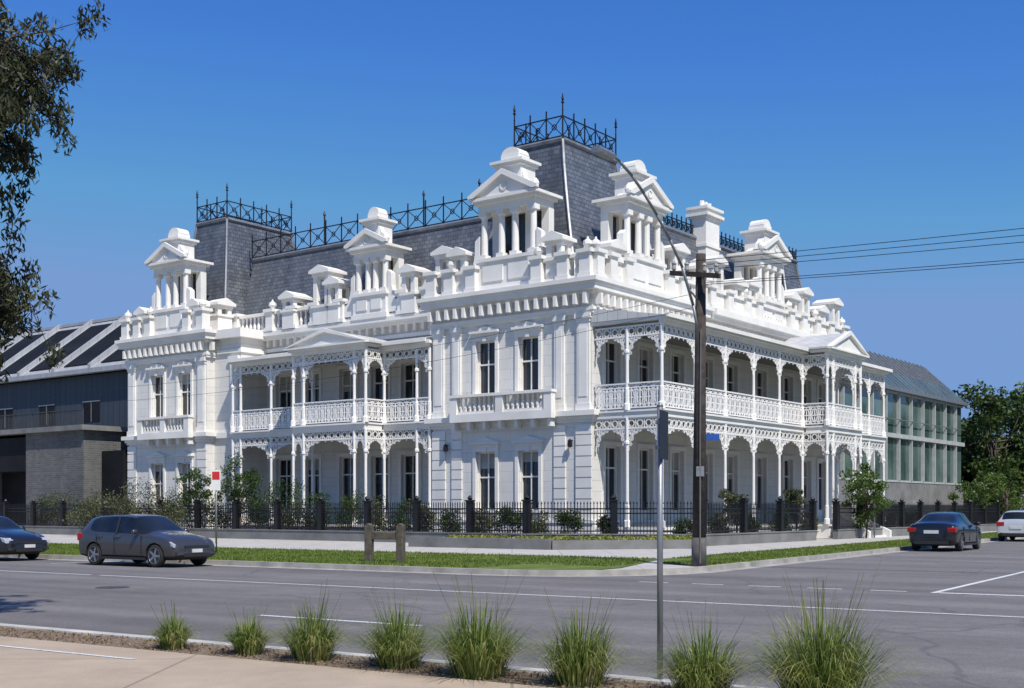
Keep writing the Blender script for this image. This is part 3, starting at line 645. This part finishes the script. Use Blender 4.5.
poly('garden_bed',[BW(37.8,-4.3)[:2],BW(.3,-4.3)[:2],(6.9,47.6),BW(-3.5,-.3)[:2],BW(-.1,-.3)[:2],BW(32,-.3)[:2]],.2,SOIL)
rw=empty('retaining_wall'); m=MB()
def wseg(m,p,q,w,z0,z1):
    d=Vector((q[0]-p[0],q[1]-p[1],0)); l=d.length; d/=l
    F=lambda a,n,zz:(p[0]+d.x*a-d.y*n,p[1]+d.y*a+d.x*n,zz); m.box(F,0,l,-w/2,w/2,z0,z1)
wseg(m,(-3.9,46.8),(1.4,43.2),.25,.1,.5); wseg(m,(1.4,43.2),(6.6,44.4),.25,.1,.45)
m.make('wall',CONC,rw)
poly('planting_bed',[(-3.8,46.9),(1.4,43.4),(6.5,44.6),(7.2,47.1),(.7,48.2),(-3,50.8)],.3,SOIL)
# ---------------------------------------------------------------- vegetation
def leafmesh(name,C,ln,wd,mat,parent=None,droop=0,up=None):
    n=len(C); C=np.asarray(C,float)
    a=rng.normal(size=(n,3)); 
    if droop: a[:,2]=-abs(a[:,2])-droop
    a/=np.linalg.norm(a,axis=1)[:,None]
    b=np.cross(a,rng.normal(size=(n,3))); b/=np.linalg.norm(b,axis=1)[:,None]
    L=(ln*rng.uniform(.6,1.3,n))[:,None]; Wd=(wd*rng.uniform(.7,1.2,n))[:,None]
    V=np.stack([C-a*L/2,C+b*Wd/2-a*L*.08,C+a*L/2,C-b*Wd/2-a*L*.08],1).reshape(-1,3)
    me=bpy.data.meshes.new(name); me.from_pydata(V.tolist(),[],np.arange(4*n).reshape(-1,4).tolist()); me.materials.append(mat)
    o=bpy.data.objects.new(name,me); scene.collection.objects.link(o); o.parent=parent; return o
def clump(c,r,n):
    d=rng.normal(size=(n,3)); d/=np.linalg.norm(d,axis=1)[:,None]
    return np.asarray(c)+d*(rng.uniform(0,1,n)**.45)[:,None]*np.asarray(r)
def tree(name,loc,h,cr,mat,ncl=26,npc=260,ln=.3,wd=.16,trunk=.3,crz=None,base=.35,crs=.33):
    e=empty(name,loc); crz=crz or h*.36; cz=h-crz
    tr=MB(); tr.tube([(0,0,0),(.1,.05,h*.25),(.05,-.1,h*.5),(.1,.1,cz)],[trunk,trunk*.8,trunk*.6,trunk*.4],8)
    pts=[]
    for i in range(ncl):
        d=rng.normal(size=3); d/=np.linalg.norm(d); rr=rng.uniform(.35,1)
        c=np.array([d[0]*cr*rr,d[1]*cr*rr,cz+d[2]*crz*rr])
        s=crs*cr*rng.uniform(.6,1.15)
        pts.append(clump(c,(s,s,s*.75),int(npc*rng.uniform(.6,1.2))))
        b=(.05,0,h*rng.uniform(base*.8,.6)); mid=(c[0]*.45,c[1]*.45,(b[2]+c[2])/2-.1)
        tr.tube([b,mid,tuple(c)],[trunk*.35,trunk*.2,trunk*.06],5)
    tr.make('trunk_and_limbs',BARK,e,True); leafmesh('foliage',np.concatenate(pts),ln,wd,mat,e); return e
e=empty('eucalyptus_tree',(-9.7,15.6,0)); tr=MB()
tr.tube([(0,0,0),(.15,0,1.5),(.0,.1,3.2),(.3,0,5.2),(.2,.1,7.4),(.4,0,9.2)],[.32,.27,.23,.18,.13,.06],10)
P=[]
def branch(p0,p1,r,sub,clr):
    p0=np.array(p0,float);p1=np.array(p1,float); mid=(p0+p1)/2+np.array([0,0,.25]); tr.tube([tuple(p0),tuple(mid),tuple(p1)],[r,r*.6,r*.2],6)
    for i in range(sub):
        t=rng.uniform(.4,1.0); q=p0+(p1-p0)*t+np.array([0,0,.5*t*(1-t)]); q2=q+rng.normal(size=3)*np.array([.32,.45,.32])
        tr.limb(tuple(q),tuple(q2),r*.2,.010,4)
        for j in range(4):
            q3=q2+rng.normal(size=3)*np.array([.2,.22,.26])-np.array([0,0,.12]); tr.limb(tuple(q2),tuple(q3),.008,.003,3)
            P.append(clump(q3,(clr,clr,clr*1.2),int(rng.uniform(42,75))))
for (z,zt,x,y,n) in ((4.6,7.0,3.5,0,19),(5.4,7.5,3.6,-.5,17),(5.2,6.5,3.2,.4,15),(5.4,7.35,3.9,-.3,10),(4.6,5.9,2.9,.2,10),(3.6,4.9,3.1,0,20),(3.4,4.4,3.0,.5,20),(3.2,3.9,2.9,-.2,16),(3.6,4.7,2.8,.4,14),(3.3,4.0,2.7,.3,10),(6.5,8.6,2.5,.5,14),(6.2,7.9,2.9,.2,16),(6.0,7.0,2.7,.4,12),(6.8,9.8,.6,-1,8),(5.5,8.0,-2.4,0,8),(4.6,6.4,-3,1,8),(4,5.4,-.5,-2.8,8),(5,7,.4,2.8,8),(6,9.2,-1,.6,8)):
    branch((.15,0,z-.6),(x,y,zt),.055,n,.18)
tr.make('trunk_and_limbs',BARK,e,True); leafmesh('foliage',np.concatenate(P),.125,.036,EUC,e,.5)
for (x,y,h,cr,mt) in ((41,104,12.3,5.2,GREEN),(47,108,13,5.5,LGREEN),(43,92,9.3,3.6,LGREEN),(51,100,12,5,GREEN),(56,112,14,6,LGREEN),(43,118,11,5,GREEN),(62,106,12,6,GREEN),(46,92,7,4,GREEN),(39.5,106,6.5,3.4,GREEN)):
    tree('background_tree',(x,y,0),h,cr,mt,30,360,.42,.26,.3,h*.44)
tree('shrub_tree',(35.6,88,0),4.6,2.2,LGREEN,16,260,.22,.12,.12,1.7)
tree('shrub_tree',(28.8,76,0),3.4,1.5,LGREEN,12,220,.18,.1,.1,1.3)
tree('street_sapling',(17.3,59.6,.12),3.9,1.15,LGREEN,30,150,.16,.08,.05,1.6,.3,.36)
for u,v,h in ((18.5,-3.6,4.0),(21.8,-3.6,3.8),(-5.1,3.2,2.4),(-5.2,9.0,2.3)):
    x,y,_=BW(u,v); tree('garden_tree',(x,y,.15),h,h*.28,OLIVE if v<-3.7 or h<3 else GREEN,26,110,.14,.06,.05,h*.34,.3,.38)
C=[]
for i in range(420):
    t=rng.uniform(-1,1); x=t*330; y=210-abs(t)*40+rng.uniform(-12,12); hh=rng.uniform(5,13)
    C.append(clump((x,y,hh*.55),(6,5,hh*.5),90))
leafmesh('distant_tree_line',np.concatenate(C),1.4,1.0,GREEN)
def shrub(name,loc,r,h,mat,n=1500,ln=.12,wd=.06):
    e=empty(name,loc); tr=MB(); pts=[]
    for i in range(11):
        a=rng.uniform(0,6.28); q=(math.cos(a)*r*.65*rng.uniform(.2,1),math.sin(a)*r*.65*rng.uniform(.2,1),h*rng.uniform(.25,.85))
        tr.limb((0,0,0),q,.025,.008,4); pts.append(clump(q,(r*.42,r*.42,h*.22),n//11))
    tr.make('stems',BARK,e); leafmesh('foliage',np.concatenate(pts),ln,wd,mat,e)
for (u,v,r,h,mt) in ((30,-3.4,1.3,2.7,OLIVE),(28.3,-5.6,1.3,2.2,OLIVE),(26.2,-3.3,1.5,3.2,OLIVE),(25.3,-5.5,1.3,2.3,OLIVE),(24.0,-3.4,1.1,2.4,GREEN),(22.4,-3.3,1.4,3.1,OLIVE),(21.5,-5.6,1.1,1.9,OLIVE),(20.3,-3.2,1.1,2.5,GREEN),(18.8,-3.3,1.4,3.2,GREEN),(17.1,-3.5,1.1,2.4,GREEN),(15.5,-3.3,1.2,2.9,GREEN),(14.2,-3.6,1.0,2.0,OLIVE),(13,-3.4,1.0,2.2,GREEN),(11.4,-3.2,1.0,2.3,GREEN),(9.8,-3.2,1.0,2.0,OLIVE),(8.2,-3.3,.9,1.9,GREEN),(6.7,-3.3,.8,1.7,OLIVE),(5.2,-3.1,.8,1.6,GREEN),(3.6,-3.1,.8,1.7,OLIVE),(2.0,-3.2,.8,1.5,GREEN),(.6,-3.3,.7,1.5,OLIVE),(-1.0,-3.1,.7,1.4,GREEN),(-2.6,-2.6,.6,1.3,OLIVE),(-4.9,-.8,.5,1.2,GREEN),(-5.0,2,.6,1.3,OLIVE),(-5.0,5,.6,1.2,GREEN),(-5.0,8,.6,1.3,GREEN),(-5.0,11,.6,1.2,OLIVE),(-5.2,20,.8,1.6,GREEN),(-5.2,22,.8,1.8,OLIVE),(-5.2,24.5,.8,1.6,GREEN),(32,-3.0,1.2,2.5,GREEN),(34,-3.4,1.2,2.6,OLIVE),(36,-3.4,1.2,2.3,GREEN)):
    x,y,_=BW(u,v); shrub('garden_shrub',(x,y,.15),r,h,mt)
C=[]
for i in range(150):
    t=rng.uniform(0,1); s=rng.uniform(0,1); x=-2.6+t*9.4; y=44.6+(1-t)*1.8*(t<.45)+s*2.2
    if t>.45: y=44.4+ (t-.45)*1.2+s*2
    C.append(clump((x,y,.36),(.28,.28,.2),60))
leafmesh('groundcover_planting',np.concatenate(C),.13,.06,YGREEN)
def blades(name,pts,h,w,mat):
    n=len(pts); P=np.asarray(pts,float); ang=rng.uniform(0,6.28,n); t=rng.normal(size=(n,2))*.35*h
    dx=np.stack([np.cos(ang)*w/2,np.sin(ang)*w/2,np.zeros(n)],1); H=h*rng.uniform(.5,1.3,n)
    tip=P+np.stack([t[:,0],t[:,1],H],1); V=np.stack([P-dx,P+dx,tip],1).reshape(-1,3)
    me=bpy.data.meshes.new(name); me.from_pydata(V.tolist(),[],np.arange(3*n).reshape(-1,3).tolist()); me.materials.append(mat)
    o=bpy.data.objects.new(name,me); scene.collection.objects.link(o); return o
LB=leafm('lawn_blades',[(.09,.14,.02),(.15,.22,.03),(.28,.30,.08)],.4,.8)
n=50000; p=rng.uniform(-46,-14.6,n); q=24.42+rng.uniform(0,1,n)**1.2*7.5
k=(p<-17)|((q>27)&(p< -14.2-(q-27)*.28)); p=p[k];q=q[k]
p2=rng.uniform(-15.4,-12.75,24000); q2=29.2+rng.uniform(0,1,24000)**1.5*60; k=(p2<-14.2)&(q2<32.4); p2=p2[~k]; q2=q2[~k]
p=np.concatenate([p,p2]);q=np.concatenate([q,q2])
blades('lawn_grass_blades',np.stack([p*EX+q*EY,-p*EY+q*EX,np.full(len(p),.13)],1),.06,.035,LB)
def tussock(p,q,h,n=260,spread=.5):
    x,y,_=RF(p,q,0); e=MB()
    for i in range(n):
        a=rng.uniform(0,6.283); r0=rng.uniform(0,.16)*h/.6; lean=rng.uniform(.0,1)**.6; H=h*rng.uniform(.55,1.0)*(1-.35*lean); out=lean*spread*h*rng.uniform(.4,1.0)
        w=rng.uniform(.005,.009); px,py=-math.sin(a)*w,math.cos(a)*w; vs=[]
        tw=rng.uniform(-.35,.35)
        for t in (0,.3,.6,.85,1):
            rad=r0+out*t**1.4; zz=H*(t*1.3-.3*t**3*(1+lean*1.9)); ww=1-t*.9
            aa=a+tw*t; cx,cy=math.cos(aa)*rad,math.sin(aa)*rad
            vs+= [(cx+px*ww,cy+py*ww,zz),(cx-px*ww,cy-py*ww,zz)]
        e.add(vs,[(2*i_,2*i_+1,2*i_+3,2*i_+2) for i_ in range(4)])
    for i in range(int(n*.012)):
        a=rng.uniform(0,6.283); l=rng.uniform(.2,.5)*h; z=h*rng.uniform(.85,1.08)
        e.limb((0,0,0),(math.cos(a)*l,math.sin(a)*l,z),.003,.002,3)
    me=bpy.data.meshes.new('tussock_grass'); me.from_pydata(e.v,[],e.f); me.materials.append(TUSS)
    o=bpy.data.objects.new('tussock_grass',me); o.location=(x,y,.10); scene.collection.objects.link(o)
for p,h,n_ in ((-10.1,.50,460),(-9.1,.52,440),(-8.2,.74,540),(-7.15,.76,540),(-6.15,.90,620),(-5.15,.82,560),(-4.0,.74,540),(-3.03,1.06,780)):
    tussock(p,9.05+rng.uniform(-.08,.05),h,int(n_*1.3),rng.uniform(.75,1.05))
n=2600; p=rng.uniform(-16,0,n); q=rng.uniform(8.7,9.4,n)
leafmesh('leaf_litter',np.stack([p*EX+q*EY,-p*EY+q*EX,np.full(n,.112)],1),.06,.018,simple('dry_leaf',(.22,.15,.09),.9,0,.4,9,0))
# ---------------------------------------------------------------- street furniture
up=empty('utility_pole',(4.75,31.0,.1)); m=MB()
m.limb((0,0,0),(.05,0,7.95),.18,.125,14); m.make('pole',TIMBER,up,True)
m=MB(); m.limb((0,0,.0),(0.003,0,.75),.19,.188,14); 
m.make('base_collar',simple('bitumen_collar',(.10,.095,.09),.9,0,.3,5),up,True)
m=MB(); F=lambda a,n,z:(a*.72-n*.69,a*-.69-n*.72,z-a*.18)
m.box(F,-.75,.75,.13,.23,7.35,7.47); m.make('crossarm',TIMBER,up)
m=MB()
for s in (-.65,-.25,.3,.65): m.lathe(F,s,.18,[(.03,7.47),(.06,7.52),(.05,7.62),(.07,7.66),(.03,7.72)],8)
m.make('insulators',simple('porcelain',(.35,.33,.3),.3),up)
m=MB(); pts=[(0,5.95),(.35,6.7),(1.0,7.55),(1.7,8.1),(2.42,8.56),(3.1,8.93),(3.7,9.2),(4.3,9.38),(4.75,9.46)]
m.tube([(-EY*t,-EX*t-.0,z-.1) for t,z in pts],.036,8); m.tube([(0,0,6.75),(-EY*.55,-EX*.55,6.95)],.025,6)
m.make('lamp_arm',GALV,up,True)
m=MB(); F=lambda a,n,z:(-EY*a-EX*n,-EX*a+EY*n,z)
m.prismn(F,[(-.09,9.36),(.09,9.36),(.12,9.30),(.10,9.22),(-.10,9.22),(-.12,9.30)],4.7,5.4)
m.make('lamp_head',GALV,up)
m=MB(); m.box(FW,.16,.52,-.02,.02,3.22,3.38); m.make('street_name_sign',simple('sign_blue',(.02,.08,.35),.4,0,.05),up)
m=MB(); m.box(FW,-.1,.1,-.20,-.185,2.3,2.55); m.make('number_plate',GALV,up)
m=MB(); m.tube([(.0,-.19,.1),(.0,-.18,3.2),(.02,-.16,6.0)],.022,6); m.make('cable_conduit',simple('grey_conduit',(.12,.12,.12),.6),up)
wr=empty('power_lines'); m=MB()
def wire(p,q,sag,r=.011):
    P=[]; 
    for i in range(25):
        t=i/24; P.append(tuple(p[j]+(q[j]-p[j])*t-(sag*4*t*(1-t) if j==2 else 0) for j in range(3)))
    m.tube(P,r,4)
px,py=4.75,31.0
for dz,off,sg in ((7.85,-.4,.35),(7.78,.1,.38),(7.70,.5,.42),(7.35,.35,.5),(7.28,.1,.55)):
    wire((px+off*.5,py+off*.3,dz),(px+45*EX+off*.5,py-45*EY+off,dz+.25),sg,.009)
for dz,off,sg in ((7.0,-.3,1.3),(6.8,.3,1.5)):
    wire((px+off*.5,py+off,dz),(px-46*EX,py+46*EY+off,dz+.2),sg,.006)
m.make('cables',IRONB,wr)
s=empty('parking_sign',(1.28,10.55,.1)); m=MB(); m.limb((0,0,0),(0,0,2.38),.027,.027,10); m.limb((0,0,2.38),(0,0,2.40),.031,.02,10); m.make('post',GALV,s,True)
m=MB(); F=lambda a,n,z:(a*.34+n*.94,a*.94-n*.34,z)
m.box(F,-.16,.16,.032,.037,1.92,2.34); m.make('sign_plate',simple('sign_back',(.03,.03,.034),.5,.4,.1),s)
m=MB()
for z in (2.02,2.24): m.box(F,-.035,.035,-.035,.032,z-.015,z+.015)
m.make('clamps',GALV,s)
s=empty('street_sign',(-9.6,39.6,.12)); m=MB(); m.limb((0,0,0),(0,0,2.75),.03,.03,8); m.make('post',GALV,s,True)
m=MB(); m.box(FW,-.15,.15,-.05,-.04,2.05,2.72); m.make('sign_plate',simple('sign_white',(.75,.75,.73),.4,0,.05),s)
m=MB(); m.box(FW,-.12,.12,-.056,-.051,2.40,2.66); m.make('sign_symbol',simple('sign_red',(.55,.03,.03),.4,0,.05),s)
s=empty('street_sign',(18.0,60.6,.12)); m=MB(); m.limb((0,0,0),(0,0,4.6),.04,.03,8); m.make('post',GALV,s,True)
m=MB(); m.box(FW,-.2,.2,-.06,-.05,2.3,2.9); m.make('sign_plate',simple('sign_white2',(.6,.6,.58),.4,0,.05),s)
b=empty('timber_bollard_rail',(-3.45,33.1,.13)); m=MB()
F=lambda a,n,z:(a*.93-n*-.36,a*-.36+n*.93,z)
for a_ in (-.48,.48): m.box(F,a_-.1,a_+.1,-.1,.1,-.1,1.0); m.prism(F,[(a_-.1,1.0),(a_+.1,1.0),(a_,1.06)],-.1,.1)
m.box(F,-.38,.38,-.06,.06,.62,.82); m.make('posts_and_rail',BTIMB,b,False,.015)
# ---------------------------------------------------------------- cars
TYRE=simple('tyre_rubber',(.018,.018,.018),.85,0,.2,8)
RIM=simple('alloy_rim',(.40,.41,.43),.3,.8,.05,5,0)
CGL=glassm('car_glass',(.006,.008,.009),(.02,.024,.026),.8)
PLAST=simple('black_plastic',(.02,.02,.022),.6,0,.1,8)
REDL=simple('red_tail_lamp',(.35,.012,.01),.15,0,.1,8,0)
HEADL=simple('headlamp_glass',(.45,.47,.5),.1,.2,.1,8,0)
PLATE=simple('number_plate_white',(.6,.6,.58),.4,0,.05,5,0)
def carpaint(name,c):
    m,nt,b=newmat(name); v=objc(nt)
    nt.links.new(ramp(nt,noise(nt,v,2,4),[(.3,tuple(x*.92 for x in c)),(.7,c)]),b.inputs['Base Color'])
    b.inputs['Metallic'].default_value=.35; b.inputs['Roughness'].default_value=.32; b.inputs['Coat Weight'].default_value=1; b.inputs['Coat Roughness'].default_value=.04; return m
HATCH=[(-2.08,.38,.74,.78,.70,.60),(-2.06,.26,.90,.94,.82,.68),(-2.03,.22,1.0,1.05,.87,.66),(-1.80,.20,1.01,1.40,.885,.585),(-1.62,.20,1.0,1.45,.89,.59),(-1.15,.19,.98,1.485,.895,.60),(-.4,.19,.96,1.50,.90,.61),(.05,.19,.945,1.485,.90,.61),(.22,.19,.94,1.45,.90,.60),(.98,.19,.93,1.03,.895,.70),(1.1,.19,.92,.985,.89,.68),(1.55,.20,.88,.93,.885,.64),(1.88,.22,.79,.83,.85,.58),(2.04,.24,.68,.72,.78,.52),(2.12,.34,.56,.59,.66,.45)]
SEDAN=[(-2.34,.42,.78,.82,.68,.60),(-2.28,.26,.94,.99,.80,.66),(-2.16,.23,1.0,1.05,.87,.66),(-1.75,.20,1.0,1.08,.895,.66),(-1.05,.19,.98,1.37,.90,.56),(-.4,.19,.96,1.45,.905,.585),(.25,.19,.94,1.43,.905,.59),(.5,.19,.93,1.38,.905,.58),(1.2,.19,.92,.99,.90,.68),(1.75,.21,.86,.9,.885,.62),(2.12,.23,.76,.8,.83,.56),(2.28,.25,.66,.7,.74,.5),(2.36,.38,.56,.6,.6,.42)]
def car(name,loc,rz,prof,paint,wb,xg,scale=1):
    e=empty(name,loc,rz); e.scale=(scale,)*3; rings=[]
    for x,zb,zt,zr,hw,hr in prof:
        half=[(0,zb),(hw*.82,zb),(hw*.97,zb+(zt-zb)*.16),(hw,zb+(zt-zb)*.55),(hw*.985,zb+(zt-zb)*.86),(hw*.93,zt),(hr,zr-.05),(hr*.8,zr),(0,zr+.015)]
        full=half+[(-a,b_) for a,b_ in reversed(half[1:-1])]
        rings.append([(x,a,b_) for a,b_ in full])
    k=len(rings[0]); vs=[v for r in rings for v in r]; fs=[];mi=[]
    for i in range(len(rings)-1):
        for j in range(k):
            fs.append((i*k+j,i*k+(j+1)%k,(i+1)*k+(j+1)%k,(i+1)*k+j))
            jj=j if j<8 else k-1-j
            cab=(prof[i][3]-prof[i][2]>.2) or (prof[i+1][3]-prof[i+1][2]>.2)
            screen=abs(prof[i][3]-prof[i+1][3])>.25
            g=0
            if cab and jj==5 and prof[i][0]>=xg: g=1
            if screen and jj in(6,7): g=1
            if jj in(0,1): g=2
            mi.append(g)
    fs.append(tuple(range(k))); mi.append(0); fs.append(tuple((len(rings)-1)*k+j for j in range(k))); mi.append(0)
    me=bpy.data.meshes.new('body'); me.from_pydata(vs,[],fs)
    for mt in (paint,CGL,PLAST): me.materials.append(mt)
    for p,g in zip(me.polygons,mi): p.material_index=g; p.use_smooth=True
    bm=bmesh.new(); bm.from_mesh(me); bmesh.ops.recalc_face_normals(bm,faces=bm.faces)
    cl=bm.edges.layers.float.get('crease_edge') or bm.edges.layers.float.new('crease_edge')
    for ed in bm.edges:
        ms={f.material_index for f in ed.link_faces}
        if len(ms)>1: ed[cl]=.8
    bm.to_mesh(me); bm.free()
    o=bpy.data.objects.new('body',me); scene.collection.objects.link(o)
    sb=o.modifiers.new('s','SUBSURF'); sb.levels=2; sb.render_levels=2
    cut=MB(); 
    for wx in wb:
        for sy in(-1,1):
            vs=[];seg=28
            for y in (sy*.62,sy*1.1):
                for q in range(seg): t=2*math.pi*q/seg; vs.append((wx+.365*math.cos(t),y,.33+.365*math.sin(t)))
            cut.add(vs,[(q,(q+1)%seg,(q+1)%seg+seg,q+seg) for q in range(seg)]+[tuple(range(seg)),tuple(range(seg,2*seg))])
    co=cut.make('cutter',PLAST); bo=o.modifiers.new('b','BOOLEAN'); bo.operation='DIFFERENCE'; bo.object=co; bo.solver='EXACT'
    try: bo.material_mode='TRANSFER'
    except: pass
    dg=bpy.context.evaluated_depsgraph_get(); nm=bpy.data.meshes.new_from_object(o.evaluated_get(dg))
    o.modifiers.clear(); o.data=nm; bpy.data.objects.remove(co); o.parent=e
    ty,ri,pl,rd,hd,pn,sm=MB(),MB(),MB(),MB(),MB(),MB(),MB()
    for wx in wb:
        for sy in(-1,1):
            F=lambda a,n,z:(wx+a,sy*z,.325+n)
            ty.lathe(F,0,0,[(.22,.87),(.29,.885),(.322,.86),(.325,.72),(.29,.67),(.1,.67)],28)
            ri.lathe(F,0,0,[(.215,.80),(.225,.885),(.235,.885),(.21,.80)],28)
            ri.lathe(F,0,0,[(.05,.80),(.05,.878),(.03,.885)],10)
            pl.lathe(F,0,0,[(.215,.79),(.215,.81)],20)
            for q in range(5):
                t=2*math.pi*q/5; c,s_=math.cos(t),math.sin(t)
                vs=[F(c*r-s_*w_,s_*r+c*w_,z) for z in (.83,.872) for r,w_ in ((.03,-.035),(.215,-.028),(.215,.028),(.03,.035))]
                ri.add(vs,[(0,1,2,3),(4,5,6,7),(0,1,5,4),(1,2,6,5),(2,3,7,6),(3,0,4,7)])
    xr,xf=prof[0][0],prof[-1][0]
    sed=prof is SEDAN
    for sy in(-1,1):
        FN=lambda a,n,z:(n,sy*a,z)
        if sed: rd.prismn(FN,[(xr+.02,.70),(xr+.0,.86),(xr+.14,.90),(xr+.32,.84),(xr+.30,.74)],.55,.862)
        else: rd.prismn(FN,[(xr+.0,.72),(xr+.0,.92),(xr+.1,.95),(xr+.26,.92),(xr+.24,.78)],.52,.872)
        hd.prismn(FN,[(xf-.07,.56),(xf-.09,.66),(xf-.2,.73),(xf-.46,.77),(xf-.30,.62)],.50,.81)
        sm.lathe(lambda a,n,z:(.62+a*.6,sy*(.98+n*1.1),1.0+z),0,0,[(.02,-.07),(.09,-.05),(.1,.03),(.05,.08)],10)
        pl.box(FW,.6,.66,min(sy*.86,sy*.95),max(sy*.86,sy*.95),.95,.99)
        pl.prismn(FN,[(xf-.03,.34),(xf-.05,.44),(xf-.25,.44),(xf-.25,.34)],.52,.74)
    for sy in(-1,1):
        for xa,xb,w_ in ((-.33,-.42,.09),) :
            z0,z1=.95,1.43; h0,h1=.848,.60; d=.012
            pl.add([(xa-w_/2,sy*(h0+d),z0),(xa+w_/2,sy*(h0+d),z0),(xb+w_/2,sy*(h1+.03),z1),(xb-w_/2,sy*(h1+.03),z1)],[(0,1,2,3)])
        for xs in ((.78,-.38,-1.18) if not sed else (.9,-.25,-1.2)):
            pl.box(FW,xs-.006,xs+.006,min(sy*.88,sy*.902),max(sy*.88,sy*.902),.36,.9)
        for xs in ((-.22,-1.02) if not sed else (-.08,-1.05)): sm.box(FW,xs-.1,xs+.08,min(sy*.88,sy*.925),max(sy*.88,sy*.925),.84,.87)
        pl.box(FW,min(wb)+.38,max(wb)-.38,min(sy*.86,sy*.912),max(sy*.86,sy*.912),.2,.27)
    pn.box(FW,xr-.03,xr+.03,-.26,.26,.60 if not sed else .66,.72 if not sed else .78); pn.box(FW,xf-.05,xf+.02,-.19,.19,.42,.52)
    pl.box(FW,xf-.12,xf+.005,-.48,.48,.30,.40); pl.box(FW,xf-.1,xf+.004,-.46,.46,.56,.62)
    pl.box(FW,xr-.015,xr+.2,-.6,.6,.27,.40)
    ty.make('tyres',TYRE,e,True); ri.make('rims',RIM,e); pl.make('trim',PLAST,e); rd.make('tail_lamps',REDL,e,False,.02); hd.make('head_lamps',HEADL,e,False,.02); pn.make('number_plates',PLATE,e); sm.make('mirrors_and_handles',paint,e,True)
    ub=MB(); ub.box(FW,xr+.35,xf-.35,-.6,.6,.2,.6); ub.make('underbody',PLAST,e)
    return e
aE=math.atan2(-EY,EX); aN=math.atan2(EX,EY)
car('parked_hatchback',(*RF(-27.0,23.05,0)[:2],.01),aE,HATCH,carpaint('grey_car_paint',(.060,.058,.058)),(-1.31,1.32),-1.7,.94)
car('parked_sedan',(*RF(-34.4,23.0,0)[:2],.01),aE,SEDAN,carpaint('dark_car_paint',(.018,.018,.02)),(-1.38,1.38),-1.1,.95)
car('parked_sedan',(*RF(-11.3,48.0,0)[:2],.01),aN,SEDAN,carpaint('black_car_paint',(.010,.010,.012)),(-1.38,1.38),-1.1)
car('parked_hatchback',(*RF(-11.3,63.5,0)[:2],.01),aN,HATCH,carpaint('white_car_paint',(.7,.7,.7)),(-1.31,1.32),-1.7)
# ---------------------------------------------------------------- light, sky, camera
sd=Vector((.44,-.898,0)).normalized(); el=math.radians(53)
w=bpy.data.worlds.new('World'); scene.world=w; w.use_nodes=True; nt=w.node_tree
bg=nt.nodes['Background']; sky=nt.nodes.new('ShaderNodeTexSky'); sky.sky_type='NISHITA'; sky.sun_disc=False
sky.sun_elevation=el; sky.sun_rotation=math.atan2(sd.x,sd.y); sky.altitude=100; sky.air_density=1.0; sky.dust_density=.3; sky.ozone_density=3.0
sp=nt.nodes.new('ShaderNodeSeparateColor'); cb=nt.nodes.new('ShaderNodeCombineColor'); nt.links.new(sky.outputs[0],sp.inputs[0])
for i,(g_,k_,mx_) in enumerate(((1.6,.31,2.8),(1.25,.62,3.4),(.85,1.62,4.2))):
    mn=nt.nodes.new('ShaderNodeMath'); mn.operation='MINIMUM'; mn.inputs[1].default_value=mx_; nt.links.new(sp.outputs[i],mn.inputs[0])
    pw=nt.nodes.new('ShaderNodeMath'); pw.operation='POWER'; pw.inputs[1].default_value=g_; nt.links.new(mn.outputs[0],pw.inputs[0])
    ml_=nt.nodes.new('ShaderNodeMath'); ml_.operation='MULTIPLY'; ml_.inputs[1].default_value=k_; nt.links.new(pw.outputs[0],ml_.inputs[0]); nt.links.new(ml_.outputs[0],cb.inputs[i])
nt.links.new(cb.outputs[0],bg.inputs[0]); bg.inputs[1].default_value=.118
L=bpy.data.lights.new('sun','SUN'); L.energy=5.0; L.angle=math.radians(.5); L.color=(1,.95,.87)
lo=bpy.data.objects.new('sun',L); scene.collection.objects.link(lo)
dv=Vector((sd.x*math.cos(el),sd.y*math.cos(el),math.sin(el))); lo.rotation_euler=dv.to_track_quat('Z','Y').to_euler(); lo.location=(20,-10,40)
cd=bpy.data.cameras.new('camera'); cam=bpy.data.objects.new('camera',cd); scene.collection.objects.link(cam); scene.camera=cam
cam.location=(0,0,1.6); cam.rotation_euler=(math.pi/2,0,0); cd.sensor_width=36; cd.lens=36*1220/1024; cd.shift_y=164/1024; cd.clip_end=6000
scene.view_settings.view_transform='Standard'; scene.view_settings.look='None'; scene.view_settings.exposure=0
